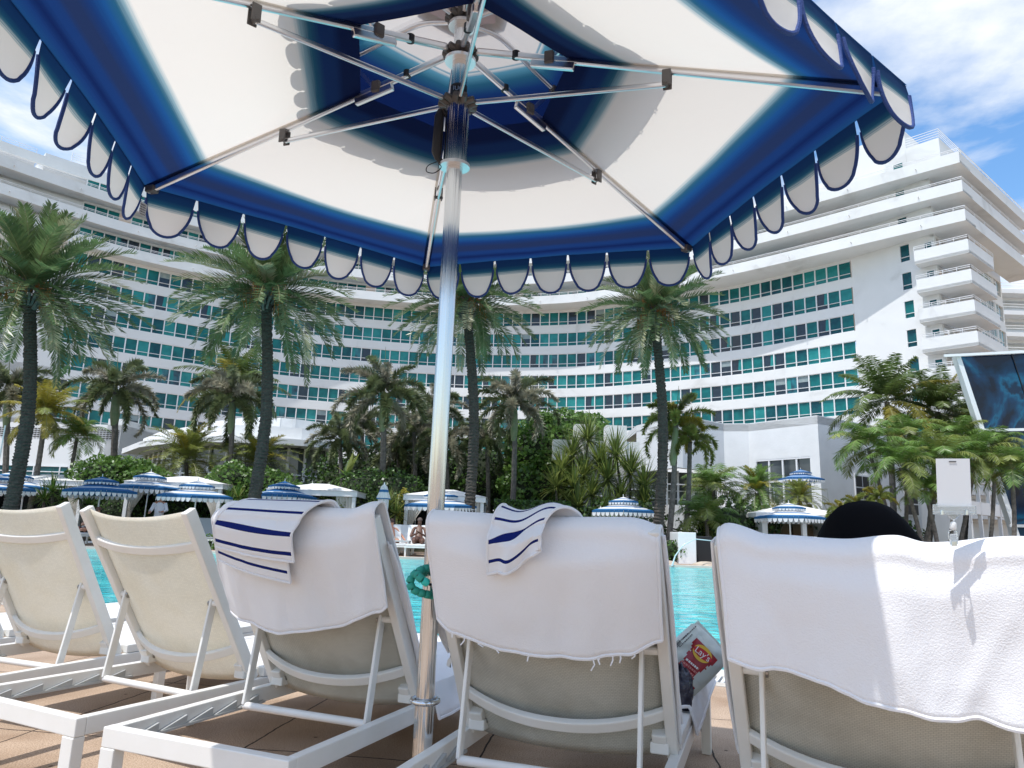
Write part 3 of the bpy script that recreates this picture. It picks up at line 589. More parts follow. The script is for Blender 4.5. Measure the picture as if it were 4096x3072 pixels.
def crown_mesh(name, kind, nf, L, ll, lw, nl, els, droops, mats, seed, dry=.1, r0=.12):
    rng = random.Random(seed); mb = MB(); ga = 2.39996
    for i in range(nf):
        f = i/(nf-1); el = lerp(els[0], els[1], f)+rng.uniform(-.1, .1); dr = lerp(droops[0], droops[1], f)*rng.uniform(.8, 1.2)
        az = i*ga+rng.uniform(-.2, .2); o = V((math.cos(az)*r0*f, math.sin(az)*r0*f, lerp(.25, -.1, f)))
        frond(mb, o, az, el, L*lerp(.72, 1, min(1, f*2))*rng.uniform(.88, 1.08), dr, nl, ll, lw, kind, rng, 1 if rng.random() < dry+.5*max(0, f-.75) else 0)
    return mb.mesh(name, mats)
def trunk(pts, r0, r1, m, parent, rough=.06, rings=46, seed=1, n=12, flare=1.15):
    rng = random.Random(seed); cm = catmull([tuple(p) for p in pts], 8); Pn = [V(p) for p in cm]; d = [0]
    for i in range(1, len(Pn)): d.append(d[-1]+(Pn[i]-Pn[i-1]).length)
    out_ = []; rr = []
    j = 0
    for k in range(rings*2+1):
        f = k/(rings*2); s_ = f*d[-1]
        while j < len(Pn)-2 and d[j+1] < s_: j += 1
        t = (s_-d[j])/max(1e-9, d[j+1]-d[j]); out_.append(Pn[j].lerp(Pn[j+1], min(1, t))); r_ = lerp(r0, r1, f)*(1+(flare-1)*max(0, 1-f*8)); rr.append(r_*(1+(rough if k % 2 else -rough)*rng.uniform(.6, 1.3)))
    mb = MB(); mb.tube(out_, rr, n)
    if rough > .05:
        for i, v_ in enumerate(mb.v): mb.v[i] = tuple(V(v_)+V((rng.uniform(-1, 1), rng.uniform(-1, 1), rng.uniform(-1, 1)))*r0*.09)
    return mb.build('trunk', m, parent)
RB = M['frame_in']; rib_g = mat('frond_midrib', (.22, .22, .10), .5)
DCM = [crown_mesh('crown', 'date', 92, 2.95, .46, .044, 52, (1.45, -.62), (.5, .95), [M['date'], M['dateb'], rib_g], sd_, .16, .28) for sd_ in (3, 11)]
def date_palm(label, cpx, bpx, Y, r, top_s, seed, which, rad):
    c_ = aty(*cpx, Y); b_ = aty(*bpx, Y); d = c_-b_; base = b_ - d*((b_.z-.05)/d.z); base.z = .02
    t = thing('date_palm', label, 'palm tree', base, 0, 'date palms along the far pool edge')
    top = c_-base; mid = top*.5+V((rad*.10, 0, 0)); tr = trunk([(0, 0, 0), mid, top-V((0, 0, .25))], r, r*.82, M['trunk'], t, .075, 80, seed)
    cr_ = bpy.data.objects.new('crown', DCM[which]); COL.objects.link(cr_); cr_.parent = t; cr_.location = top; cr_.rotation_euler = (0, 0, seed*1.3); cr_.scale = (rad/2.9,)*3
    rng = random.Random(seed)
    sk = MB()                                                         # old frond stubs under the crown
    for i in range(60):
        a = i*2.4; z = -.75+.85*rng.random(); q = top+V((math.cos(a)*r*.9, math.sin(a)*r*.9, z)); sk.bar(q, q+V((math.cos(a)*.28, math.sin(a)*.28, .35)), .07, .03)
    sk.build('frond_stubs', M['trunk2'], t)
    for k in range(5):
        a = seed+k*1.26; fm = MB()
        for i in range(22):
            q = top+V((math.cos(a), math.sin(a), 0))*rng.uniform(.35, .75)+V([rng.gauss(0, .10) for _ in range(3)])+V((0, 0, rng.uniform(-.25, .25))); e = q+V((rng.gauss(0, .05), rng.gauss(0, .05), -.35*rng.random()-.1)); fm.tube([top+V((0, 0, .1)), q, e], [.006, .010, .018], 4)
        fm.build('fruit_cluster', M['fruit'], t)
    return t
date_palm('thick date palm with a wide crown at the left edge, leaning right', (31, 290), (8, 500), 22, .215, 0, 1, 0, 3.3)
date_palm('date palm with a trunk curving up to the right, left of the umbrella pole', (267, 292), (249, 505), 22.5, .20, 0, 2, 1, 3.05)
date_palm('upright date palm just right of the umbrella pole', (467, 302), (466, 505), 25, .20, 0, 4, 0, 2.75)
date_palm('upright date palm with orange fruit, right of centre beside the pool fountain', (655, 312), (656, 556), 24.5, .19, 0, 5, 1, 2.65)

FOX = [crown_mesh('crown', 'plume', 19, 2.5, .42, .06, 92, (1.25, -.25), (1.3, 2.1), [M['fox'], M['foxb'], rib_g], s_, .35, .1) for s_ in (5, 8, 13)]
COC = [crown_mesh('crown', 'coco', 28, 3.1, .62, .050, 66, (1.4, -.35), (.55, 1.35), [m_, M['yel'], rib_g], s_, d_, .15) for s_, d_, m_ in ((21, .15, M['coco']), (22, .55, M['yg']), (23, .06, M['coco']))]
ADO = [crown_mesh('crown', 'coco', 20, 1.95, .60, .030, 56, (1.42, .05), (1.2, 2.2), [M['adon'], M['yg'], rib_g], s_, .2, .1) for s_ in (31, 32, 33)]
PYG = [crown_mesh('crown', 'feather', 62, 2.0, .30, .026, 56, (1.4, -.25), (.9, 1.7), [m_, M['yel'], rib_g], s_, .12, .1) for s_, m_ in ((41, M['yg']), (42, M['yg']), (43, M['adon']))]
YFX = [crown_mesh('crown', 'plume', 15, 2.2, .38, .06, 90, (1.4, .0), (1.2, 2.4), [M['yg'], M['yel'], rib_g], s_, .4, .1) for s_ in (51,)]
def palm(name, label, cpx, base_px, Y, rad, mesh, nominal, seed, r=.11, shaft=False, group=None, cat='palm tree'):
    c_ = aty(*cpx, Y); t = thing(name, label, cat, (0, 0, 0), 0, group)
    bx = aty(base_px[0], base_px[1], Y); d = c_-bx; base = bx - d*(bx.z/d.z) if abs(d.z) > .3 else V((c_.x, Y, .1)); base.z = .05; base.x = max(min(base.x, c_.x+1.5), c_.x-1.5)
    t.location = base; top = c_-base
    if top.z > .5: trunk([(0, 0, 0), top*.5+V((.06, 0, 0)), top], r, r*.75, M['trunk2'], t, .03, 26, seed, 8)
    if shaft:
        mb = MB(); q = top*.99; dn = top.normalized(); mb.tube([q-dn*1.5, q-dn*1.0, q-dn*.3, q+dn*.15], [r*.9, r*1.25, r*1.0, r*.5], 10); mb.build('crownshaft', M['shaft'], t, True)
        mb = MB(); mb.tube([q, q+dn*rad*.9], [.03, .006], 5); mb.build('spear_leaf', M['fox'], t)
    o = bpy.data.objects.new('crown', mesh); COL.objects.link(o); o.parent = t; o.location = top; o.rotation_euler = (0, 0, seed*.9); o.scale = (rad/nominal,)*3
    return t
gF = 'plume-leaved palms behind the cabanas'
palm('foxtail_palm', 'grey-green drooping palm standing alone between the two leftmost date palms', (116, 392), (112, 470), 32, 2.5, FOX[0], 2.5, 1, .17, True, gF)
palm('foxtail_palm', 'brownish drooping palm behind the leftmost date palm trunk', (8, 392), (4, 470), 30, 2.3, FOX[1], 2.5, 2, .13, True, gF)
palm('foxtail_palm', 'drooping palm with grey fronds just behind the curved date palm trunk', (232, 400), (229, 470), 32, 2.6, FOX[2], 2.5, 3, .13, True, gF)
palm('foxtail_palm', 'drooping palm with a pale green shaft, left of the umbrella pole', (384, 396), (381, 480), 30, 2.5, FOX[0], 2.5, 4.6, .15, True, gF)
palm('foxtail_palm', 'drooping palm with a tall green top, right of the pole and its date palm', (515, 405), (512, 495), 30, 2.4, FOX[1], 2.5, 5.4, .13, True, gF)
for i, (x_, y_, Y, rd, m_, lb) in enumerate([(340, 440, 33, 2.0, 2, 'short shaggy palm at the left end of the central thicket'), (362, 425, 36, 2.0, 0, 'dark palm behind the pale-shafted palm, its left neighbour'),
        (414, 432, 33, 2.1, 1, 'shaggy palm directly left of the umbrella pole in the thicket'), (436, 412, 37, 2.3, 2, 'palm half hidden behind the umbrella pole'), (446, 446, 32, 1.9, 0, 'lower bright palm behind the umbrella pole'), (487, 440, 33, 1.9, 2, 'short palm between the central date palm and the tall green-topped palm'), (398, 452, 34, 1.8, 0, 'small low palm in the shade left of the umbrella pole'), (545, 450, 36, 1.8, 1, 'small palm buried in the broad-leaved tree')]):
    palm('foxtail_palm', lb, (x_, y_), (x_, 500), Y, rd, FOX[m_], 2.5, i*1.7, .12, False, gF)
palm('coconut_palm', 'pale yellow-green palm between the leftmost date palm and the lone grey palm', (46, 412), (36, 470), 29, 1.8, COC[1], 3, 2.2, .12)
palm('coconut_palm', 'green-topped coconut palm behind the curved date palm, over grey fronds', (235, 385), (229, 470), 34, 2.7, COC[0], 3, 4, .12)
palm('manila_palm', 'small dark arching palm low at the left beside the podium wall', (77, 438), (70, 470), 30, 1.4, ADO[0], 1.9, 3, .09)
palm('feather_palm', 'round yellow-green feather palm above the second cabana', (186, 462), (186, 500), 33, 2.5, PYG[0], 2, 1, .12)
palm('feather_palm', 'golden feather palm right of the curved date palm trunk', (257, 466), (257, 500), 33, 2.2, PYG[1], 2, 2, .12)
palm('foxtail_palm', 'golden plumed palm immediately right of the fountain-side date palm', (676, 425), (668, 545), 26.5, 1.75, YFX[0], 2.2, .4, .12, True, gF)
palm('foxtail_palm', 'second dark-trunked plumed palm right of the golden one', (690, 442), (684, 545), 27.2, 1.5, YFX[0], 2.2, 3.1, .11, False, gF)
palm('manila_palm', 'dark bushy palm in front of the terrace', (713, 490), (716, 545), 29.5, 1.7, ADO[1], 1.9, 1, .1)
palm('feather_palm', 'green feather palm below the restaurant window', (757, 493), (757, 540), 29, 1.55, PYG[2], 2, 3, .12)
palm('feather_palm', 'low feather palm spreading over the terrace rail near the upper umbrella', (800, 499), (800, 540), 30, 1.15, PYG[1], 2, 5, .1)
palm('manila_palm', 'low dark palm beside the white pool pillar', (706, 520), (706, 545), 27, 1.5, ADO[2], 1.9, 2, .09)
palm('coconut_palm', 'tall coconut palm, the left one of the pair beside the slanted glass building', (887, 402), (893, 520), 33, 3.0, COC[0], 3, 5.2, .16)
palm('coconut_palm', 'tall coconut palm, the right one of the pair beside the slanted glass building', (938, 412), (930, 520), 33, 2.7, COC[2], 3, 1.1, .16)
palm('coconut_palm', 'coconut palm with yellowing fronds against the slanted glass edge', (970, 420), (965, 520), 35, 1.9, COC[0], 3, 2.4, .14)
gA = 'bright green palms on the right'
for i, (x_, y_, bx, Y, rd, lb) in enumerate([(868, 448, 893, 27, 1.65, 'bright drooping palm, leftmost of the right-hand thicket'), (905, 440, 905, 28, 1.6, 'bright palm on a straight trunk behind the black hat'), (900, 468, 920, 26, 1.55, 'lower bright palm directly above the black hat'),
        (940, 462, 925, 26.5, 1.7, 'bright palm left of the white tag'), (975, 460, 960, 27, 1.65, 'bright palm right of the white tag'), (957, 440, 950, 29, 1.6, 'bright palm above the white tag'), (1012, 470, 1013, 26, 1.4, 'bright palm at the right edge before the glass'), (995, 448, 990, 29, 1.4, 'bright palm at the foot of the slanted white edge'), (925, 492, 935, 26, 1.2, 'short bright palm beside the tag at hat level')]):
    palm('manila_palm', lb, (x_, y_), (bx, 540), Y, rd, ADO[i % 3], 1.9, i*1.3+.4, .085, False, gA)
for i, (x_, y_) in enumerate(((857, 508), (878, 500), (842, 515))):
    palm('areca_palm', ('small yellowish rounded palm above the left side of the black hat', 'small yellow-green palm left of the hat top', 'tiny yellow palm at the shaded restaurant wall')[i], (x_, y_), (x_, 545), 25.5, .8, YFX[0], 2.2, i, .07)

# broad-leaved masses and hedges
def leaf_mass(name, label, cat, ells, n, size, m, seed, boxes=(), group=None, kind=None):
    rng = random.Random(seed); mb = MB(); o0 = V((*ells[0][0][:2], 0)) if ells else V((boxes[0][0], boxes[0][2], 0))
    def one(q, nd):
        q = V(q)-o0; d = V([rng.gauss(0, 1) for _ in range(3)]).normalized(); d = (d+nd*.8).normalized(); u = d.orthogonal().normalized(); u.rotate(Matrix.Rotation(rng.random()*6.28, 3, d)); w_ = d.cross(u); s_ = size*rng.uniform(.6, 1.25)
        mb.add([q-u*s_*.5, q+w_*s_*.38, q+u*s_*.5, q-w_*s_*.38], [(0, 1, 2, 3)], rng.choice((0, 0, 1)))
    tot = sum(e[1][0]*e[1][2] for e in ells)+sum((b_[1]-b_[0])*(b_[5]-b_[4]) for b_ in boxes)
    for c_, r_ in ells:
        for _ in range(int(n*r_[0]*r_[2]/tot)):
            d = V([rng.gauss(0, 1) for _ in range(3)]).normalized(); k = 1-.28*rng.random()**1.5+.10*math.sin(d.x*7+c_[0])*math.sin(d.z*9); one((c_[0]+d.x*r_[0]*k, c_[1]+d.y*r_[1]*k, c_[2]+d.z*r_[2]*k), d)
    for x0, x1, y0, y1, z0, z1 in boxes:
        for _ in range(int(n*(x1-x0)*(z1-z0)/tot)):
            f = rng.random(); x_ = rng.uniform(x0, x1)
            if f < .55: one((x_, y0+rng.uniform(0, .15), rng.uniform(z0, z1)), V((0, -1, 0)))
            elif f < .85: one((x_, rng.uniform(y0, y1), z1-rng.uniform(0, .15)), V((0, 0, 1)))
            else: one((rng.choice((x0, x1)), rng.uniform(y0, y1), rng.uniform(z0, z1)), V((rng.choice((-1, 1)), 0, 0)))
    o = mb.build(name, m); o.location = o0; tag(o, label, cat, group, kind)
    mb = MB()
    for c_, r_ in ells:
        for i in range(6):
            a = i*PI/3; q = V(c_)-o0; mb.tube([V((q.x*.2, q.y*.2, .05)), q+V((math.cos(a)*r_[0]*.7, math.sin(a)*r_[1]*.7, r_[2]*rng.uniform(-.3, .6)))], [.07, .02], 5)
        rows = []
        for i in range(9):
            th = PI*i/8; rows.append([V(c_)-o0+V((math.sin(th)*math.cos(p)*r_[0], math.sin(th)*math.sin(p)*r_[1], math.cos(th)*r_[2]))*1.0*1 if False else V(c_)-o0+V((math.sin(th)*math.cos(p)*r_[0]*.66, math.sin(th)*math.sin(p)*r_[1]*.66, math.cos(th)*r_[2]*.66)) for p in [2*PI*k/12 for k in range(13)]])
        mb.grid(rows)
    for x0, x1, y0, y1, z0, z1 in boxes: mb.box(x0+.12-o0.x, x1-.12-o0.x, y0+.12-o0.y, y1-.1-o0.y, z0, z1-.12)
    mb.build('branches_and_core', M['core'], o); return o
def wb(px0, px1, Y0, d, y0, y1):                                      # box spanning picture columns at distance Y
    a = aty(px0, y0, Y0); b_ = aty(px1, y1, Y0); return (a.x, b_.x, Y0, Y0+d, max(.05, b_.z), a.z)
def el(px, py, Y, rx, ry, rz): p = aty(px, py, Y); return ((p.x, p.y, p.z), (rx, ry, rz))
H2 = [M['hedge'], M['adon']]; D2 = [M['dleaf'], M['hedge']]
leaf_mass('clipped_hedge', 'flat-topped clipped hedge above the rumpled striped towel', 'hedge', [], 9000, .10, D2, 1, [wb(495, 570, 26.3, 2.0, 499, 540)])
leaf_mass('sea_grape_tree', 'broad-leaved bright green tree left of the spiky screw pines', 'tree', [el(543, 452, 33, 1.9, 1.6, 1.9), el(568, 436, 34, 1.8, 1.6, 1.3), el(540, 490, 32, 1.9, 1.2, 1.5), el(588, 430, 35, 1.1, 1.3, .9)], 9000, .22, H2, 2)
leaf_mass('hedge', 'leafy hedge between the two left cabanas', 'hedge', [el(105, 478, 29, 1.5, 1, .9), el(128, 476, 29.5, 1.4, 1, .8), el(147, 480, 29, 1.0, .9, .6)], 5000, .16, H2, 3)
leaf_mass('hedge', 'leafy hedge right of the curved date palm, behind the parasols', 'hedge', [el(232, 483, 29, 1.0, 1, .9), el(262, 485, 29, 1.0, 1, .8), el(275, 490, 29.5, 1.2, 1, .8)], 4000, .15, H2, 4)
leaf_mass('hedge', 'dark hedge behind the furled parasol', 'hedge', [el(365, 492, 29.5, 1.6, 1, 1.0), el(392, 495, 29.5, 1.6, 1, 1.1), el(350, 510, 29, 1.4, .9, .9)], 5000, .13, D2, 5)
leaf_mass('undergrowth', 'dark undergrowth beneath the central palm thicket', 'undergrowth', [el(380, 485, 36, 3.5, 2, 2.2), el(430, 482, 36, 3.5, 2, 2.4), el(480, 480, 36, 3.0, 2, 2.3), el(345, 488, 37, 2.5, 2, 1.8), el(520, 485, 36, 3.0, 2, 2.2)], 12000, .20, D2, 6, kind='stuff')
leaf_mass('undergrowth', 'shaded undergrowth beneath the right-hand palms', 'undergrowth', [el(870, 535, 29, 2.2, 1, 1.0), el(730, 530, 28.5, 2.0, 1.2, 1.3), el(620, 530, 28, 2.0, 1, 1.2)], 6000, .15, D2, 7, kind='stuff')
leaf_mass('shrub', 'low shrub at the foot of the fountain-side date palm', 'shrub', [el(668, 551, 23.6, .9, .5, .35)], 1400, .09, D2, 8)
leaf_mass('shrub', 'small green shrub by the pool edge seen right of the second lounger', 'shrub', [el(212, 546, 22.4, .42, .4, .35)], 700, .08, H2, 9)
leaf_mass('shrub', 'green and yellow shrub inside the central cabana', 'shrub', [el(404, 508, 27.4, .35, .35, .75)], 900, .09, [M['yel'], M['hedge']], 10)
leaf_mass('shrub', 'patchy bright shrub under the parasols left of the striped folded towel', 'shrub', [el(330, 510, 27.5, 1.2, .6, .8)], 2500, .09, [M['yg'], M['hedge']], 11)
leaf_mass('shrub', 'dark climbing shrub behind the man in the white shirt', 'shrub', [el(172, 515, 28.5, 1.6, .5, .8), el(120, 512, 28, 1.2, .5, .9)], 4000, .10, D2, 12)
def rosette(mb, o, n, L, w, rng, up=.9):
    for i in range(n):
        az = rng.random()*2*PI; e = rng.uniform(-.5, 1.45); d = V((math.cos(e)*math.cos(az), math.cos(e)*math.sin(az), math.sin(e))); s_ = d.cross(V((0, 0, 1))).normalized(); LL_ = L*rng.uniform(.7, 1.15); p = V(o); a_ = []
        for k in range(5):
            f = k/4; ww = w*(1-f)**.7*(.6+.4*min(1, f*4)); a_.append((p-s_*ww*.5, p+s_*ww*.5)); d = (d+V((0, 0, -.22*f*up-.03))).normalized(); p = p+d*LL_/4
        mi = rng.choice((0, 0, 0, 1))
        mb.add([q for pr_ in a_ for q in pr_], [(2*k, 2*k+1, 2*k+3, 2*k+2) for k in range(4)], mi)
def spiky(name, label, cat, heads, n, L, w, m, seed, group=None):
    rng = random.Random(seed); mb = MB(); hs = [aty(h[0], h[1], h[2]+(.9 if name == 'screw_pine' else 0)) for h in heads]; base = V((sum(h.x for h in hs)/len(hs), hs[0].y+.2, .05)); t = thing(name, label, cat, base, 0, group)
    for h in hs: rosette(mb, h-base, n, L, w, rng)
    mb.build('leaves', m, t); tb = MB()
    for h in hs: tb.tube([(0, 0, 0), (h-base)*.5+V((rng.uniform(-.2, .2), 0, 0)), h-base], [.09, .06, .05], 6)
    tb.build('stem', M['trunk2'], t)
gS = 'spiky screw pines in the middle'
PM = [M['pand'], M['yg']]
spiky('screw_pine', 'tallest spiky screw pine with blades standing against the white roof', 'screw pine', [(588, 440, 29.5), (572, 456, 29.3), (600, 465, 29), (584, 476, 28.8)], 150, 1.3, .085, PM, 1, gS)
spiky('screw_pine', 'large spiky screw pine right of the tallest one, below the white overhang', 'screw pine', [(616, 456, 28.6), (630, 474, 28.4), (608, 480, 28.3), (644, 488, 28.2)], 150, 1.35, .085, PM, 2, gS)
spiky('screw_pine', 'yellow-tipped spiky screw pine beside the broad-leaved tree', 'screw pine', [(562, 470, 28.6), (556, 488, 28.2), (574, 488, 28.1)], 140, 1.15, .075, [M['yg'], M['pand']], 3, gS)
spiky('screw_pine', 'lowest dark spiky screw pine above the small parasol', 'screw pine', [(592, 495, 28), (620, 500, 28), (645, 505, 28), (578, 508, 27.6), (606, 515, 27.4)], 150, 1.2, .075, PM, 4, gS)
gP = 'fan palms among the cabanas'
FM = [M['hedge'], M['yg']]
spiky('fan_palm', 'spiky fan palm in front of the leftmost cabana', 'fan palm', [(52, 492, 25.5), (44, 500, 25.3), (62, 500, 25.4)], 80, .8, .05, FM, 5, gP)
spiky('fan_palm', 'second spiky fan palm between the left cabanas', 'fan palm', [(80, 497, 25.7), (88, 505, 25.6)], 70, .7, .045, FM, 6, gP)
spiky('fan_palm', 'fan palm left of the curved date palm trunk', 'fan palm', [(230, 505, 26.2), (238, 498, 26.6)], 80, .75, .045, FM, 7, gP)
spiky('fan_palm', 'bright fan palm around the furled parasol', 'fan palm', [(388, 508, 26.6), (378, 512, 26.4), (396, 514, 26.4)], 80, .85, .05, [M['yg'], M['hedge']], 8, gP)
spiky('banana_plant', 'upright broad-bladed plant above the right parasol cabana', 'plant', [(347, 475, 31)], 16, 1.1, .30, FM, 9)

# ------------------------------------------------------------------ far parasols
def hexpt(a, r): return V((math.cos(a)*r, math.sin(a)*r, 0))
def hex_tier(r_in, z_in, r_out, z_out, rot=0, nu=6, vin=0, nsides=6, sag=0):
    mb = MB(); st = 2*PI/nsides
    for k in range(nsides):
        a0, a1 = rot+k*st, rot+(k+1)*st; rows = []
        for i in range(9):
            f = i/8; r_ = lerp(r_in, r_out, f); row = []
            for j in range(nu+1):
                u = j/nu; p = hexpt(a0, r_).lerp(hexpt(a1, r_), u); z = lerp(z_in, z_out, f) - sag*math.sin(PI*f)*math.sin(PI*u); row.append(V((p.x, p.y, z)))
            rows.append(row)
        mb.grid(rows, 0, lambda i, j, k=k: (k+j/nu, lerp(vin, 1, i/8)))
    return mb
def hex_valance(r, z, h, nsc, rot=0, nsides=6, wav=0, seed=1, gap=.30, ns=12, binding=None, cat=0):
    """scalloped skirt hanging from a polygon edge; v runs 0 at the seam to 1 at the scallop tips"""
    mb = MB(); bd = MB(); st = 2*PI/nsides; rng = random.Random(seed)
    for k in range(nsides):
        A, B = hexpt(rot+k*st, r), hexpt(rot+(k+1)*st, r); nrm = (A+B).normalized()
        for s_ in range(nsc):
            tw = rng.uniform(-.6, .6); bw = rng.uniform(.2, 1.2); rows = [[] for _ in range(ns+1)]; edge = []
            for j in range(ns+1):
                f = j/ns; x = -math.cos(PI*f)*.965; dep = h*(gap+(1-gap)*(max(0, 1-abs(x/.965)**2.2))**.56); u = (s_+.5+x*.5)/nsc
                for i in range(7):
                    g_ = i/6; d_ = dep*g_; nar = 1-.07*(g_ if abs(x) > .6 else 0); uu = (s_+.5+x*.5*nar)/nsc; p = A.lerp(B, uu)*(1-cat*math.sin(PI*min(1, max(0, uu)))); w_ = wav*(bw*math.sin(PI*f)+tw*x)*(d_/h)**1.3
                    q = V((p.x, p.y, z-d_)) + nrm*(w_+.0015*i); rows[j].append((q, d_/h))
                edge.append(rows[j][-1][0])
            mb.grid([[q[0] for q in row] for row in rows], 0, lambda i, j, rows=rows, k=k, s_=s_: (k*nsc+s_+i/ns, rows[i][j][1]))
            if binding: bd.tube(edge, binding, 6)
    return mb, bd
def far_parasol_proto():
    t = thing('parasol', 'x', 'parasol', (0, 0, 0), 0, 'blue and white scalloped parasols')
    mb = MB(); mb.cyl((0, 0, 0), (0, 0, 2.3), .024, 8); mb.cyl((0, 0, 2.42), (0, 0, 2.56), .012, 6); mb.cyl((0, 0, 0), (0, 0, .06), .26, 16); mb.build('pole', M['metalwhite'], t)
    c_ = hex_tier(.36, 2.16, 1.27, 1.88); c_.build('canopy', M['canopyfar'], t)
    v_, _ = hex_valance(1.27, 1.885, .23, 7, wav=.02, ns=8, gap=.32); v_.build('valance', M['valfar'], t)
    c_ = hex_tier(0.01, 2.46, .60, 2.26); ca = c_.build('vent_cap', M['canopyfar'], t); v_, _ = hex_valance(.60, 2.265, .14, 5, wav=.01, ns=8, gap=.30); v_.build('cap_valance', M['valfar'], ca)
    rb_ = MB()
    for k in range(6): a = k*PI/3; rb_.cyl(hexpt(a, .05)+V((0, 0, 2.2)), hexpt(a, 1.25)+V((0, 0, 1.86)), .011, 5); rb_.cyl(hexpt(a, .05)+V((0, 0, 2.0)), hexpt(a, .65)+V((0, 0, 2.03)), .009, 5)
    rb_.build('ribs', M['alu'], t); return t
FP = [  # centre x, canopy-edge y, distance, width px, label
    (101, 492.5, 24.6, 'parasol with a mostly blue canopy, second group from the left', 1, None), (148, 488, 27.0, 'parasol with a white canopy behind two blue-edged neighbours', .95, None), (196, 500, 24.0, 'parasol in front of the man in the white shirt', 1, None),
    (283, 497, 26.4, 'blue-topped parasol left of the folded striped towel', .95, 1), (311, 492, 31, 'parasol partly hidden behind the blue-topped one, near the furled parasol', .92, None), (441, 506, 25.2, 'parasol in front of the central cabana, cut by the chrome pole', 1, None),
    (624, 512, 25.9, 'parasol with a small tiered top left of the fountain-side date palm', 1, None), (12, 487, 27, 'parasol half hidden behind the leftmost date palm trunk', 1, None), (-4, 492, 24, 'parasol cut off by the left picture edge', 1, None),
    (790, 521, 25.6, 'parasol in front of the small white pool bar', .95, None)]
proto = far_parasol_proto()
bluem = None
for i, (px, py, Y, lb, sc_, blue) in enumerate(FP):
    p = aty(px, py, Y)
    o = proto if i == 0 else dup(proto, (0, 0, 0), 0, lb)
    o['label'] = lb; z = p.z/1.88; o.location = (p.x, p.y, .02); o.rotation_euler = (R(.6*((i*7) % 5-2)), R(.7*((i*3) % 5-2)), i*.41); o.scale = (sc_, sc_, max(.88, min(1.06, z)))
def swap(o, names):
    for ch in list(o.children):
        if ch.name.split('.')[0] in names:
            me = ch.data.copy(); me.materials[0] = M['canopyblue']; ch.data = me
tops = [o for o in COL.objects if o.name.split('.')[0] == 'parasol' and o.get('label') in (FP[0][3], FP[3][3])]
for o in tops: swap(o, ('canopy', 'vent_cap'))
p = aty(793, 480.5, 36); o = dup(proto, (p.x, 35.0, 2.3), .5, 'small parasol up on the terrace in front of the gridded window'); o.scale = (.85, .85, (p.z-2.3)/1.88)
# furled parasol
p = aty(382, 520, 24.6); t = thing('furled_parasol', 'furled blue and white parasol standing between two cabanas', 'parasol', (p.x, p.y, .02))
mb = MB(); mb.cyl((0, 0, 0), (0, 0, 2.35), .022, 8); mb.cyl((0, 0, 0), (0, 0, .05), .22, 14); mb.build('pole', M['metalwhite'], t)
mb = MB(); rows = []
prof = [(2.28, .03), (2.2, .09), (2.0, .14), (1.85, .19), (1.78, .20), (1.77, .15), (1.5, .15), (1.25, .12), (1.05, .17), (.95, .19)]
for z, r_ in prof:
    rows.append([V((math.cos(a)*r_*(1+.22*math.sin(a*6)), math.sin(a)*r_*(1+.22*math.sin(a*6)), z)) for a in [2*PI*k/48 for k in range(49)]])
mb.grid(rows, 0, lambda i, j: (j/8, [0, .2, .52, .6, .9, .52, .55, .62, .8, 1][i])); mb.build('canopy', M['canopyfar'], t)

# ------------------------------------------------------------------ cabanas
def cabana(label, px0, px1, pyf, Y, rid, depth=2.6, curt=(1, 1), inner=True, group='white cabanas across the pool'):
    a = aty(px0, pyf, Y); b_ = aty(px1, pyf, Y); w = b_.x-a.x; h = a.z; t = thing('cabana', label, 'cabana', (a.x, Y, .02), 0, group); h -= .02
    fr_ = MB()
    for x_ in (0, w-.13):
        for y_ in (0, depth-.13): 
            pm = MB(); pm.box(x_, x_+.13, y_, y_+.13, 0, h); pm.build('post', M['metalwhite'], t)
    fr_.box(-.06, w+.06, -.06, depth+.06, h, h+.20); fr_.build('frame', M['metalwhite'], t)
    rf = MB(); m_ = .9 if w > 3 else w*.4; z0 = h+.202; z1 = z0+rid
    rf.add([(-.1, -.1, z0), (w+.1, -.1, z0), (w+.1, depth+.1, z0), (-.1, depth+.1, z0), (w*.42, depth*.5, z1), (w*.58, depth*.5, z1)], [(0, 1, 5, 4), (1, 2, 5), (2, 3, 4, 5), (3, 0, 4), (3, 2, 1, 0)]); rf.build('roof', M['canvas'], t)
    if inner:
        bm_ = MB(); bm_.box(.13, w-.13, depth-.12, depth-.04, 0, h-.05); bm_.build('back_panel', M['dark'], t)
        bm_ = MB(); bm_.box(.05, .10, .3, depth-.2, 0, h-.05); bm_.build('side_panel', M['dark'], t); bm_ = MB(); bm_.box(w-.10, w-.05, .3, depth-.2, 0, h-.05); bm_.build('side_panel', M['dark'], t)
        sf = MB(); sf.box(.4, w-.4, depth-1.2, depth-.3, .1, .45); sf.box(.4, w-.4, depth-.45, depth-.25, .45, .8); sf.build('sofa', M['canvas'], t, bevel=.04)
    for sd_, on_ in zip((0, 1), curt):
        if not on_: continue
        cm = MB(); rows = []
        for i in range(14):
            f = i/13; z = h*(1-f); wd = lerp(.62, .16, smooth01(f/.55)) if f < .55 else lerp(.16, .34, (f-.55)/.45); row = []
            for j in range(25):
                u = j/24; x_ = .14+wd*u; row.append(V(((x_ if sd_ == 0 else w-x_), .06+.035*math.sin(u*6.28*5)*(1-.4*f), z)))
            rows.append(row)
        cm.grid(rows); cm.build('curtain', M['curtain'], t, True)
    return t
cabana('leftmost cabana, cut by the left edge, behind the fan palm', -20, 84, 483, 28, .30, curt=(0, 1))
cabana('second cabana from the left, behind three parasols', 126, 222, 486, 27.5, .32)
cabana('cabana behind the blue-topped parasol, with a tied-back curtain', 268, 356, 494, 27, .32)
cabana('central cabana framed by the chrome pole and the upright date palm', 405, 484, 500, 26.6, .30)
BY = 27.2
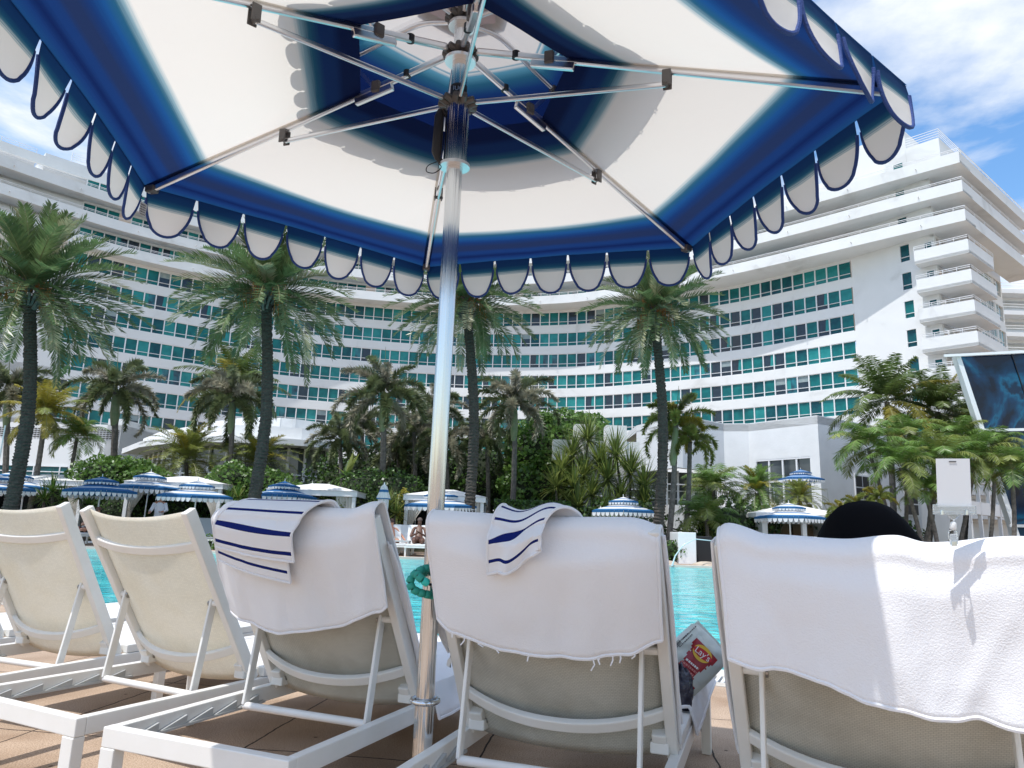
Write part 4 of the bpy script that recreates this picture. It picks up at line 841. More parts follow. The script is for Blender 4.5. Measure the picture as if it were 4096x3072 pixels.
bar = thing('pool_bar', 'small white pool bar with a hipped roof beside the black hat', 'bar', (0, 0, 0)); a = aty(762, 518, BY); b_ = aty(840, 518, BY); w = b_.x-a.x; bar.location = (a.x, BY, .02)
mb = MB(); mb.box(0, w, 2.2, 2.4, 0, a.z); mb.box(0, .2, 0, 2.2, 0, a.z); mb.box(w-.2, w, 0, 2.2, 0, a.z); mb.box(w*.5, w*.5+.16, -.1, .06, 0, a.z); mb.build('wall', M['wall2'], bar)
mb = MB(); mb.add([(-.35, -.35, a.z), (w+.35, -.35, a.z), (w+.35, 2.8, a.z), (-.35, 2.8, a.z), (-.35, -.35, a.z+.16), (w+.35, -.35, a.z+.16), (w+.35, 2.8, a.z+.16), (-.35, 2.8, a.z+.16), (w*.5, 1.2, a.z+.62)], [(3, 2, 1, 0), (0, 1, 5, 4), (1, 2, 6, 5), (2, 3, 7, 6), (3, 0, 4, 7), (4, 5, 8), (5, 6, 8), (6, 7, 8), (7, 4, 8)]); mb.build('roof', M['canvas'], bar)
mb = MB(); mb.box(.2, w-.2, -.1, .5, 0, .95); mb.box(0, w, -.2, .6, .95, 1.02); mb.build('counter', M['wall2'], bar)
mb = MB(); 
for i in range(6): mb.box(.3+i*.55, .7+i*.55, 2.0, 2.15, 1.05, 1.5)
mb.build('shelf', mat('wood_shelf', (.30, .20, .12), .6), bar)

# planters, pillar, steps on the far deck
def blk(name, label, cat, px0, px1, py, Y, d, m, z0=.02, ph=None):
    a = aty(px0, py, Y); b_ = aty(px1, py, Y); mb = MB(); mb.box(0, b_.x-a.x, 0, d, 0, a.z-z0); o = mb.build(name, m, bevel=.015); o.location = (a.x, Y, z0); return tag(o, label, cat)
M['grey'] = mat('grey_cushion', (.28, .29, .29), .8); M['sand'] = mat('sand_stone', (.50, .42, .33), .8, var=(.42, .34, .26), vscale=3)
blk('pillar', 'white square pillar at the pool edge beside the water jet', 'pillar', 678, 696, 532, 23.2, 1.2, M['wall2'])
blk('dark_cabinet', 'dark cabinet beside the white pillar', 'cabinet', 696.5, 712, 536, 23.9, .8, M['dark'])
blk('planter_wall', 'beige planter wall behind the second lounger', 'wall', 200, 222, 525, 26.5, .4, M['sand'])
blk('planter_wall', 'beige low wall left of the chrome pole behind the sunbathers', 'wall', 384, 408, 531, 26.4, .4, M['sand'])
blk('base_wall', 'low beige wall below the palms right of the fountain-side date palm', 'wall', 660, 684, 540, 25.8, .4, M['sand'])
for i, (px, lb) in enumerate(((665, 'flat rock by the shrub at the far pool edge'), (706, 'flat rock right of the white pillar'))):
    q = aty(px, 561, 22.6); mb = MB(); rng = random.Random(i); rows = []
    for a in range(5): th = PI/2*a/4; rows.append([V((math.cos(p)*math.sin(th)*.42*rng.uniform(.9, 1.1), math.sin(p)*math.sin(th)*.3, math.cos(th)*.12)) for p in [2*PI*k/12 for k in range(13)]])
    mb.grid(rows); o = mb.build('rock', M['sand'], None, True); o.location = (q.x, 22.6, .03); tag(o, lb, 'rock')
# arching water jet
a = aty(672, 565, 22.0); b_ = aty(714, 545, 22.3); a.z = 0
mb = MB(); mb.tube([a, a+V((.10, 0, .30)), a+V((.35, .05, .62)), a+V((.75, .1, .82)), b_+V((0, 0, .12)), b_+V((.5, .1, .12))], [.03, .02, .017, .015, .013, .012], 8)
tag(mb.build('water_jet', mat('falling_water', (.75, .85, .88), .1, spec=.8, transl=.3), None, True), 'thin arching water jet falling into the pool beside the white pillar', 'water jet')
# flagpole at the left
q = aty(68, 500, 24.5); mb = MB(); mb.cyl((0, 0, 0), (0, 0, 3.6), .02, 6); o = mb.build('slim_pole', M['metalwhite']); o.location = (q.x-1.0, 22.3, .02); tag(o, 'slim white pole right of the leftmost date palm trunk', 'pole')

# ------------------------------------------------------------------ people
def body(name, J, E, rad, m, parent=None, sub=1, smooth=True):
    bm_ = bmesh.new(); L_ = bm_.verts.layers.skin.verify(); vs = {}
    for k, p in J.items(): v_ = bm_.verts.new(p); vs[k] = v_; r_ = rad.get(k, .05); v_[L_].radius = (r_ if isinstance(r_, tuple) else (r_, r_))
    for a_, b2 in E: bm_.edges.new((vs[a_], vs[b2]))
    list(J)[0]; vs[list(J)[0]][L_].use_root = True
    me = bpy.data.meshes.new(name); bm_.to_mesh(me); bm_.free(); me.materials.append(m); o = bpy.data.objects.new(name, me); COL.objects.link(o)
    if parent: o.parent = parent
    s_ = o.modifiers.new('skin', 'SKIN'); s_.use_smooth_shade = True; s_.branch_smoothing = .4
    u = o.modifiers.new('sub', 'SUBSURF'); u.levels = sub; u.render_levels = sub; return o
def ellipsoid(mb, c_, r_, n=14, mi=0, cut=None):
    rows = []
    for i in range(n+1):
        th = PI*i/n
        if cut and th > cut: break
        rows.append([V(c_)+V((math.sin(th)*math.cos(p)*r_[0], math.sin(th)*math.sin(p)*r_[1], math.cos(th)*r_[2])) for p in [2*PI*k/(n*2) for k in range(n*2+1)]])
    mb.grid(rows, mi)
def add_hand(J, E, rad, key, wrist, d, side):
    """palm, four unequal bent fingers and a thumb from the side of the palm"""
    d = V(d).normalized(); s_ = V(side).normalized(); n_ = d.cross(s_); w_ = V(wrist); J[key+'palm'] = w_+d*.06; rad[key+'palm'] = (.036, .018); E.append((key, key+'palm'))
    for i, L_ in enumerate((.068, .078, .072, .055)):
        b0 = w_+d*.10+s_*(.03-.02*i); J[f'{key}f{i}a'] = b0; J[f'{key}f{i}b'] = b0+d*L_*.55-n_*.008; J[f'{key}f{i}c'] = b0+d*L_-n_*.03
        for c_ in 'abc': rad[f'{key}f{i}{c_}'] = .0085
        E += [(key+'palm', f'{key}f{i}a'), (f'{key}f{i}a', f'{key}f{i}b'), (f'{key}f{i}b', f'{key}f{i}c')]
    J[key+'t1'] = w_+d*.045+s_*.045; J[key+'t2'] = w_+d*.085+s_*.06; rad[key+'t1'] = .011; rad[key+'t2'] = .009; E += [(key+'palm', key+'t1'), (key+'t1', key+'t2')]
def recliner(label, loc, rz, skin, bot, arms='chest', sc_=1, glasses=True, hairm=None, beard=False):
    """a person lying back on a raised lounger, feet towards -y"""
    t = thing('person', label, 'person', loc, rz); t.scale = (sc_,)*3
    J = {'pelvis': (0, 0, .42), 'belly': (0, .14, .52), 'chest': (0, .32, .72), 'neckb': (0, .44, .88), 'neck': (0, .45, .94),
         'shl': (-.17, .38, .85), 'shr': (.17, .38, .85), 'hipl': (-.09, -.02, .41), 'hipr': (.09, -.02, .41), 'kneel': (-.13, -.44, .56), 'kneer': (.13, -.46, .50), 'ankl': (-.11, -.84, .40), 'ankr': (.12, -.88, .40), 'toel': (-.12, -.92, .52), 'toer': (.13, -.96, .52)}
    E = [('pelvis', 'belly'), ('belly', 'chest'), ('chest', 'neckb'), ('neckb', 'neck'), ('neckb', 'shl'), ('neckb', 'shr'), ('pelvis', 'hipl'), ('pelvis', 'hipr'), ('hipl', 'kneel'), ('hipr', 'kneer'), ('kneel', 'ankl'), ('kneer', 'ankr'), ('ankl', 'toel'), ('ankr', 'toer')]
    rad = {'pelvis': (.15, .11), 'belly': (.15, .11), 'chest': (.16, .12), 'neckb': (.09, .08), 'neck': .055, 'shl': .062, 'shr': .062, 'hipl': .09, 'hipr': .09, 'kneel': .06, 'kneer': .06, 'ankl': .038, 'ankr': .038, 'toel': .03, 'toer': .03}
    if arms == 'chest': el_, wr = ((-.30, .18, .62), (.30, .18, .62)), ((-.10, .02, .66), (.10, .05, .68))
    elif arms == 'wide': el_, wr = ((-.40, .26, .62), (.38, .26, .60)), ((-.62, .10, .50), (.45, .0, .48))
    else: el_, wr = ((-.26, .12, .60), (.26, .12, .60)), ((-.07, -.06, .70), (.07, -.08, .70))
    for s_, n_ in ((0, 'l'), (1, 'r')):
        J['el'+n_] = el_[s_]; J['wr'+n_] = wr[s_]; rad['el'+n_] = .042; rad['wr'+n_] = .028; E += [('sh'+n_, 'el'+n_), ('el'+n_, 'wr'+n_)]
        add_hand(J, E, rad, 'wr'+n_, wr[s_], V(wr[s_])-V(el_[s_]), (1 if s_ == 0 else -1, 0, .2))
    J['head1'] = (0, .46, 1.02); J['head2'] = (0, .455, 1.10); J['head3'] = (0, .46, 1.15); rad['head1'] = (.072, .085); rad['head2'] = (.078, .095); rad['head3'] = (.055, .065); E += [('neck', 'head1'), ('head1', 'head2'), ('head2', 'head3')]
    J['nose'] = (0, .358, 1.055); rad['nose'] = .013; E.append(('head1', 'nose'))
    bo = body('body', J, E, rad, skin, t, 2)
    if hairm:
        mb = MB(); ellipsoid(mb, (0, .475, 1.11), (.088, .105, .10), 10, 0, 1.75); mb.build('hair', hairm, t, True)
    if glasses:
        mb = MB()
        for sx in (-.034, .034): mb.box(sx-.026, sx+.026, .352, .362, 1.075, 1.105)
        mb.box(-.08, .08, .36, .366, 1.092, 1.10); mb.box(-.083, -.078, .36, .46, 1.09, 1.10); mb.box(.078, .083, .36, .46, 1.09, 1.10); mb.build('sunglasses', M['black'], t)
    mb = MB(); mb.tube([(0, .12, .50), (0, 0, .42), (0, -.08, .41)], [.155, .17, .15], 16); mb.tube([(-.09, -.03, .42), (-.12, -.32, .52)], [.11, .09], 12); mb.tube([(.09, -.03, .42), (.12, -.32, .50)], [.11, .09], 12); mb.build('shorts', bot, t, True)
    return t
def far_lounger(label, loc, rz, cushion=None, ang=58, group='loungers across the pool', towel=False):
    t = thing('far_lounger', label, 'sun lounger', loc, rz, group); mb = MB()
    mb.box(-.34, .34, -1.25, .62, .26, .31); mb.build('frame', M['frame'], t)
    for x_ in (-.33, .29):
        for y_ in (-1.22, .56): l_ = MB(); l_.box(x_, x_+.045, y_, y_+.045, 0, .26); l_.build('leg', M['frame'], t)
    mb = MB(); mb.box(-.31, .31, -1.2, .02, .313, .37); mb.build('seat', cushion or M['canvas'], t, bevel=.02)
    a = R(ang); mb = MB(); mb.obox((-.31, .04, .34), (.62, 0, 0), (0, .72*math.cos(a), .72*math.sin(a)), (0, .05*math.sin(a), -.05*math.cos(a))); mb.build('backrest', cushion or M['canvas'], t, bevel=.02)
    return t
def at_ground(px, Y): return (aty(px, 540, Y).x, Y, .02)
fl = far_lounger('white lounger with the bare-chested man in sunglasses', at_ground(86, 23.0), .0)
recliner('bare-chested man in sunglasses lying on a far lounger, seen between the cream backrests', (*at_ground(85.5, 23.0)[:2], .0), 0, M['skin'], M['black'], 'chest', 1.0, True, mat('shaved_hair', (.10, .05, .035), .8))
fl2 = far_lounger('white lounger behind the small grey table, nearest the towel-covered seat', at_ground(392, 23.2), .25)
recliner('sunburnt man in sunglasses reclining with arms spread, left of the chrome pole', (*at_ground(392, 23.2)[:2], .0), .25, M['skin'], mat('sand_shorts', (.45, .36, .28), .8), 'wide', .95, True, mat('brown_hair', (.06, .03, .02), .8))
far_lounger('white cushioned lounger with the person in brown against the chrome pole', at_ground(417, 23.0), .1)
recliner('person in a dark brown top reclining and looking down, right beside the chrome pole', (*at_ground(418.5, 23.0)[:2], .0), .1, M['skind'], M['skind'], 'lap', 1.0, False, mat('greying_hair', (.10, .07, .06), .8))
far_lounger('grey cushioned lounger seen right of the second cream backrest', at_ground(206, 23.2), .3, M['grey'])
far_lounger('white lounger partly hidden by the left edge of the chrome pole', at_ground(404, 24.4), .1)
tb = thing('side_table', 'small grey slatted side table between the two far sunbathers', 'table', at_ground(401, 22.4)); mb = MB(); mb.box(-.28, .28, -.2, .25, .42, .46); mb.build('tabletop', M['frame_in'], tb)
for x_ in (-.27, .23):
    for y_ in (-.19, .2): mb = MB(); mb.box(x_, x_+.04, y_, y_+.04, 0, .42); mb.build('leg', M['frame_in'], tb)
# standing attendant
def stander(label, loc, rz):
    t = thing('person', label, 'person', loc, rz)
    J = {'pelvis': (0, 0, .95), 'belly': (0, 0, 1.10), 'chest': (0, 0, 1.32), 'neckb': (0, 0, 1.47), 'neck': (0, -.01, 1.53), 'shl': (-.18, 0, 1.44), 'shr': (.18, 0, 1.44), 'ell': (-.27, -.05, 1.17), 'elr': (.25, -.08, 1.18), 'wrl': (-.30, -.28, 1.10), 'wrr': (.10, -.28, 1.12),
         'hipl': (-.09, 0, .92), 'hipr': (.09, 0, .92), 'kneel': (-.10, -.02, .50), 'kneer': (.10, .03, .50), 'ankl': (-.10, 0, .09), 'ankr': (.11, .08, .09), 'toel': (-.11, -.15, .04), 'toer': (.12, -.07, .04), 'head1': (0, -.02, 1.60), 'head2': (0, -.01, 1.68), 'head3': (0, 0, 1.73), 'nose': (0, -.12, 1.63)}
    E = [('pelvis', 'belly'), ('belly', 'chest'), ('chest', 'neckb'), ('neckb', 'neck'), ('neckb', 'shl'), ('neckb', 'shr'), ('shl', 'ell'), ('shr', 'elr'), ('ell', 'wrl'), ('elr', 'wrr'), ('pelvis', 'hipl'), ('pelvis', 'hipr'), ('hipl', 'kneel'), ('hipr', 'kneer'), ('kneel', 'ankl'), ('kneer', 'ankr'), ('ankl', 'toel'), ('ankr', 'toer'), ('neck', 'head1'), ('head1', 'head2'), ('head2', 'head3'), ('head1', 'nose')]
    rad = dict(pelvis=(.14, .10), belly=(.13, .10), chest=(.15, .11), neckb=(.08, .07), neck=.05, shl=.055, shr=.055, ell=.04, elr=.04, wrl=.027, wrr=.027, hipl=.085, hipr=.085, kneel=.055, kneer=.055, ankl=.038, ankr=.038, toel=.03, toer=.03, head1=(.07, .085), head2=(.075, .09), head3=(.05, .06), nose=.012)
    add_hand(J, E, rad, 'wrl', J['wrl'], (0, -1, -.2), (1, 0, 0)); add_hand(J, E, rad, 'wrr', J['wrr'], (-.4, -1, -.1), (-1, 0, 0))
    body('body', J, E, rad, M['skin'], t, 2)
    sh = mat('white_shirt', (.78, .78, .82), .85); mb = MB(); mb.tube([(0, 0, .88), (0, 0, 1.1), (0, 0, 1.33), (0, 0, 1.46)], [.165, .155, .185, .10], 18)
    for s_, e_, w_ in (((-.17, 0, 1.43), (-.27, -.05, 1.17), (-.29, -.2, 1.13)), ((.17, 0, 1.43), (.25, -.08, 1.18), (.15, -.22, 1.14))): mb.tube([s_, e_, w_], [.075, .062, .05], 12)
    mb.build('shirt', sh, t, True); mb = MB()
    for x_, y_ in ((-.1, 0), (.1, .03)): mb.tube([(x_*.9, 0, .95), (x_, y_, .5), (x_, y_, .12)], [.115, .085, .075], 12)
    mb.build('trousers', mat('khaki_trousers', (.22, .19, .15), .85), t, True)
    mb = MB(); ellipsoid(mb, (0, 0, 1.70), (.10, .11, .09), 10, 0, 1.6); mb.obox((-.07, -.20, 1.69), (.14, 0, 0), (0, .12, .01), (0, 0, .012)); mb.build('cap', sh, t, True); return t
stander('attendant in a white shirt and white cap standing in the second cabana', (aty(160, 505, 26.8).x, 26.8, .02), .4)

# ------------------------------------------------------------------ near loungers
LG = [(-2.665, 3.66, .385, 1.05), (-1.9374, 3.345, .3751, 1.0566), (-1.2032, 2.984, .468, 1.0179), (-.5534, 2.6711, .3881, 1.0256), (.1932, 2.1886, .3386, 1.0364), (.8931, 1.7983, .4275, 1.0058)]
HW, HT, BL_, REAR, FOOT = .32, .30, .71, .694, 1.151
BLS = (.71, .71, .71, .70, .685, .672); HS = .312
def backpt(th, u, t, o=0):                                            # point on the backrest in the lounger's own axes; o = towards the rear
    return V((u, -math.cos(th)*t - math.sin(th)*o, HT+.003+math.sin(th)*t - math.cos(th)*o))
def lounger(i, label, greyed=False, mid=(0, 0)):
    X, Y, yaw, th = LG[i]; BL_ = BLS[i]; HS = .298 if i < 3 else .312; t = thing('sun_lounger', label, 'sun lounger', (X, Y, 0), -yaw, 'row of white framed loungers beside the pool'); FR = M['frame']
    def part(name, mb, m=FR, bevel=.003, smooth=False): return mb.build(name, m, t, smooth, bevel)
    for sx in (-1, 1):
        x0, x1 = sorted((sx*HW, sx*(HW-.03))); mb = MB(); mb.box(x0, x1, -REAR+.032, FOOT+.05, .248, .30); part('side_rail', mb)
        xi0, xi1 = sorted((sx*(HW-.0305), sx*(HW-.045))); mb = MB(); mb.box(xi0, xi1, -REAR+.035, -.08, .250, .257)
        xa = sx*(HW-.031); xb = sx*(HW-.041); pts = []; y_ = -REAR+.06; n_ = 5; dy = (REAR-.16)/n_
        for k in range(n_): mb.add([(xa, y_+k*dy, .2575), (xa, y_+(k+1)*dy-.012, .2575), (xa, y_+(k+1)*dy-.012, .282), (xb, y_+k*dy, .2575), (xb, y_+(k+1)*dy-.012, .2575), (xb, y_+(k+1)*dy-.012, .282)], [(0, 1, 2), (5, 4, 3), (0, 2, 5, 3), (1, 4, 5, 2)])
        part('notch_rack', mb, M['frame_in'], 0)
        mb = MB(); a, b2 = sorted((sx*HW, sx*(HW-.052))); mb.box(a, b2, -REAR-.004, -REAR+.034, 0, .247); part('leg', mb)
        mb = MB(); a, b2 = sorted((sx*(HW-.003), sx*(HW-.04))); mb.box(a, b2, FOOT-.02, FOOT+.035, 0, .247); part('leg', mb)
        if mid[0 if sx < 0 else 1]: mb = MB(); a, b2 = sorted((sx*(HW-.003), sx*(HW-.035))); mb.box(a, b2, .22, .26, 0, .247); part('leg', mb)
        # backrest stile, hinge, brace arm
        mb = MB(); o = backpt(th, sx*HS if sx < 0 else HS-.03, -.01, .022); mb.obox(o, (.03, 0, 0), backpt(th, 0, 1, 0)-backpt(th, 0, 0, 0), (backpt(th, 0, 0, -.045)-backpt(th, 0, 0, 0)))
        mb.v = [tuple(V(o)+(V(v)-V(o))) for v in mb.v]
        e = (backpt(th, 0, 1, 0)-backpt(th, 0, 0, 0))*BL_*1.015; q = MB(); q.obox(o, (.03, 0, 0), e, backpt(th, 0, 0, -.045)-backpt(th, 0, 0, 0)); part('backrest_stile', q, bevel=.004)
        mb = MB(); xh = sx*(HW-.055)-.02; mb.obox(backpt(th, xh, .01, .026), (.04, 0, 0), backpt(th, 0, .06, 0)-backpt(th, 0, 0, 0), backpt(th, 0, 0, -.06)-backpt(th, 0, 0, 0)); mb.obox((xh-.005, -.045, .3005), (.05, 0, 0), (0, .07, 0), (0, 0, .03)); hg = part('hinge', mb, bevel=.004)
        mb = MB(); c_ = backpt(th, xh-.006, .03, .004); mb.cyl(c_, c_+V((.052, 0, 0)), .009, 12); mb.build('bolt', M['bolt'], hg)
        xa = sx*(HW-.080); top = backpt(th, xa, .33, .008); bot = V((xa, -.224, .275)); mb = MB(); mb.bar(top+(top-bot).normalized()*.015, bot, .011, .030, (0, -1, .3)); ba = part('brace_arm', mb)
        mb = MB(); mb.cyl(backpt(th, sx*(HW-.03), .33, .006), backpt(th, sx*(HW-.088), .33, .008), .011, 12); mb.build('pivot_pin', FR, ba); mb = MB(); c_ = backpt(th, sx*(HW-.0885), .33, .008); mb.cyl(c_, c_-V((sx*.006, 0, 0)), .013, 14); mb.build('bolt', M['bolt'], ba)
    mb = MB(); mb.box(-HW-.001, HW+.001, -REAR-.002, -REAR+.031, .2475, .3005); part('rear_rail', mb)
    mb = MB(); mb.box(-HW+.001, HW-.001, FOOT+.0505, FOOT+.08, .248, .30); part('foot_rail', mb)
    mb = MB(); mb.tube([(-HW+.078, -.224, .272), (HW-.078, -.224, .272)], .0125, 12); part('brace_bar', mb, bevel=0, smooth=True)
    # curved cross bars following the sagging sling
    for tt, bow in ((.575, .030), (.135, .062)):
        mb = MB(); n_ = 16; vs = []
        for k in range(n_+1):
            u = -1+2*k/n_; bw = bow*(1-abs(u)**2.2); x = u*(HS-.028)
            for a_, b2 in ((-.017, 0), (.017, 0), (.017, .020), (-.017, .020)): vs.append(backpt(th, x, tt+a_-bw*.35, bw+b2+.0))
        fs = [(4*k+j, 4*k+4+j, 4*k+4+(j+1) % 4, 4*k+(j+1) % 4) for k in range(n_) for j in range(4)]; mb.add(vs, fs); part('cross_bar', mb, bevel=.004)
    # slings
    mb = MB(); rows = []
    for a_ in range(25):
        tt = lerp(-.015, BL_-(.004 if i < 3 else .034), a_/24); row = []
        for k in range(21):
            u = -1+2*k/20; lo = .045+.02*(1-a_/24); bw = lo*(1-abs(u)**2.2)*(.55+.45*math.sin(PI*min(1, (1-a_/24)*1.1+.12))); tq = tt-(.014*(1-u*u) if a_ == 24 else 0); row.append(backpt(th, u*(HS-.027), tq, bw-.004))
        rows.append(row)
    mb.grid(rows, 0, lambda i_, j_: (j_/20*.6, i_/24*.7)); so_ = mb.build('back_sling', M['sling_shade' if greyed else 'sling'], t, True); sm = so_.modifiers.new('thick', 'SOLIDIFY'); sm.thickness = .002
    mb = MB(); rows = []
    for a_ in range(13):
        y_ = lerp(.0, FOOT+.04, a_/12); rows.append([V((u*(HW-.045), y_, .331-.02*(1-u*u)*math.sin(PI*a_/12))) for u in [-1+2*k/10 for k in range(11)]])
    mb.grid(rows, 0, lambda i_, j_: (j_/10*.6, i_/12*1.2)); so_ = mb.build('seat_sling', M['canvas'], t, True); sm = so_.modifiers.new('thick', 'SOLIDIFY'); sm.thickness = .002
    for sx in (-1, 1): mb = MB(); a, b2 = sorted((sx*(HW-.004), sx*(HW-.050))); mb.box(a, b2, .03, FOOT+.06, .3015, .335); part('seat_frame', mb)
    for y_ in (.03, FOOT+.03): mb = MB(); mb.box(-HW+.051, HW-.051, y_, y_+.03, .3025, .328); part('seat_frame', mb)
    return t
lounger(0, 'lounger cut off by the left picture edge, only its right side showing')
lounger(1, 'bare cream lounger at the far left, fully sunlit', False, (0, 1))
lounger(2, 'bare cream lounger second from the left, half in shade', False, (1, 0))
lounger(3, 'lounger with a draped towel and a folded striped towel, shade-grey sling', True)
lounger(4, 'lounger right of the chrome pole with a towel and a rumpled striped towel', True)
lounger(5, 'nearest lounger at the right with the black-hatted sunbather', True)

# ------------------------------------------------------------------ towels
def stripe_mat(name, lines, w, axis=1):
    m = mat(name, (.88, .88, .90), .95, spec=.05, bump=.35, bscale=620, bdetail=3, transl=.12); t = m.node_tree; n = t.nodes; l = t.links
    uv = n.new('ShaderNodeUVMap'); uv.uv_map = 'UVMap'; sx_ = n.new('ShaderNodeSeparateXYZ'); l.new(uv.outputs[0], sx_.inputs[0]); r_ = n.new('ShaderNodeValToRGB'); r_.color_ramp.interpolation = 'CONSTANT'; e = r_.color_ramp.elements
    e[0].position = 0; e[0].color = (.88, .88, .90, 1); e[1].position = .9999; e[1].color = (.88, .88, .90, 1)
    for p in lines: q = e.new(p-w); q.color = (.012, .022, .15, 1); q = e.new(p+w); q.color = (.88, .88, .90, 1)
    l.new(sx_.outputs[axis], r_.inputs[0]); l.new(r_.outputs[0], n['Principled BSDF'].inputs['Base Color']); l.new(r_.outputs[0], n['Translucent BSDF'].inputs[0]); return m
def drape(name, label, i, uL, uR, hem, tf, m, seed, amp=.008, off=.03, nu=70, nv=70, topf=None, wr=.018, parent_group=None, folds=(), uvs=None, lean=.3, fray=False, cov=.040):
    """a towel hung over a backrest: t runs up the front from tf, over the top edge and down the rear to hem(u)"""
    X, Y, yaw, th = LG[i]; mb = MB(); rows = []; rng = random.Random(seed); sd_ = rng.random()*50
    front = BL_-tf
    for a_ in range(nv+1):
        row = []
        for b_ in range(nu+1):
            f = b_/nu; u = lerp(uL(a_/nv) if callable(uL) else uL, uR(a_/nv) if callable(uR) else uR, f); top = BLS[i]+.002+(topf(u) if topf else 0)
            hm = hem(u, f); L1 = top-tf; rr_ = (off+.035+wr*.3)/2; arcl = PI*rr_; L3 = (top-hm)*(1-.23*lean); s_ = a_/nv*(L1+arcl+L3)
            if s_ < L1: tt = tf+s_; o = -.035-wr*.3
            elif s_ < L1+arcl: a2 = (s_-L1)/arcl*PI; tt = top+math.sin(a2)*(.014+wr*.5); o = lerp(-.035-wr*.3, off, (1-math.cos(a2))/2)
            else: tt = top-(s_-L1-arcl)*(1-lean*.15); o = off
            vdown = max(0, (s_-L1-arcl)/max(.01, L3)); bow = .035*(1-abs(u/HW)**2.2) if abs(u) < HW else 0
            nz_ = noise.noise(V((u*5+sd_, tt*3.2, seed))); n2 = noise.noise(V((u*14+sd_, tt*5, seed+5))); n3 = noise.noise(V((u*34+sd_, tt*20, seed+9)))
            ds_ = amp*(nz_*1.5+n2*.75+n3*.22)*(.35+vdown) + amp*.5*abs(noise.noise(V((u*6+tt*4+sd_, tt*2-u*3, seed+20))))*(.2+vdown)
            for fu, fw, fa, f0 in folds: ds_ += fa*.7*math.exp(-((u-fu-(1-vdown)*f0)/fw)**2)*smooth01(vdown*1.3)
            if o > 0: o2 = o+cov*(max(0, 1-abs(u/HW)**2.2))*smooth01(vdown*5)+ds_+lean*.53*max(0, s_-L1-arcl)
            else: o2 = o-abs(ds_)*.4
            p = backpt(th, u+.006*n2, tt, o2)
            if s_ < L1 and abs(u) > HW-.01: p.z -= .0; 
            row.append(p)
        rows.append(row)
    mb.grid(rows, 0, uvs or (lambda i_, j_: (j_/nu, i_/nv)))
    # hem seam along the lower edge
    mb.tube([p+V((0, 0, -.001)) for p in rows[-1]], .0032, 6); mb.tube([r_[0] for r_ in rows], .0026, 6); mb.tube([r_[-1] for r_ in rows], .0026, 6)
    if fray:
        for k in range(13):
            p = rows[-1][rng.randrange(4, nu-4)]; l_ = rng.uniform(.006, .03); mb.tube([p, p+V((rng.uniform(-.008, .008), -.002, -l_*.5)), p+V((rng.uniform(-.012, .012), -.002, -l_))], .0004, 3)
    o = mb.build(name, m, None, True); o.location = (X, Y, 0); o.rotation_euler = (0, 0, -yaw); s2 = o.modifiers.new('pile', 'SOLIDIFY'); s2.thickness = .0035; s2.offset = 0; return tag(o, label, 'towel')
def pw(pts):
    def f(u, *_):
        if u <= pts[0][0]: return pts[0][1]
        for (a, b_), (c_, d) in zip(pts, pts[1:]):
            if u <= c_: return lerp(b_, d, smooth01((u-a)/(c_-a)))
        return pts[-1][1]
    return f
TW = M['towel']
drape('white_towel', 'white towel with a rounded lower edge draped over the third lounger from the left', 3, lambda v: lerp(-.312, -.335, v)+.03*smooth01((v-.86)/.14), lambda v: lerp(.322, .325, v), lambda u, f: pw([(-.345, .36), (-.28, .318), (-.09, .295), (.10, .315), (.30, .385), (.34, .41)])(u), .12, TW, 3, .008, .026, topf=pw([(-.33, -.02), (-.26, .012), (0, .0), (.2, -.008), (.31, .02)]), folds=((-.25, .03, .010, .05), (.12, .05, -.006, -.04), (.25, .03, .008, .05)))
drape('white_towel', 'thick white towel over the lounger right of the chrome pole, frayed lower edge', 4, lambda v: lerp(-.312, -.296, v), lambda v: lerp(.318, .305, v), lambda u, f: pw([(-.32, .41), (-.24, .372), (-.08, .340), (.08, .336), (.22, .35), (.30, .385), (.33, .40)])(u), .06, TW, 4, .007, .028, topf=pw([(-.32, .0), (0, -.012), (.24, -.008), (.32, -.03)]), folds=((-.27, .03, .007, .03), (.05, .025, -.008, .03), (.13, .03, .006, -.02), (.27, .03, .007, -.05)), fray=True)
drape('white_towel', 'white towel over the nearest lounger, half in bright sun, tag clipped on top', 5, lambda v: lerp(-.325, -.288, v), lambda v: lerp(.345, .33, v), lambda u, f: pw([(-.32, .385), (-.22, .371), (-.11, .352), (-.02, .328), (.11, .312), (.26, .302), (.34, .30)])(u), .02, TW, 5, .011, .028, nu=90, nv=90, lean=.85, cov=.02, topf=pw([(-.33, -.03), (-.28, .006), (-.2, -.020), (-.06, -.026), (.04, -.014), (.10, -.028), (.25, -.008), (.34, -.01)]), folds=((.07, .03, .012, -.10), (.16, .035, -.012, -.05), (.22, .03, .006, .10), (.29, .03, -.004, .02), (-.24, .03, .007, 0), (-.1, .05, -.006, .05), (.12, .02, .008, .15)))
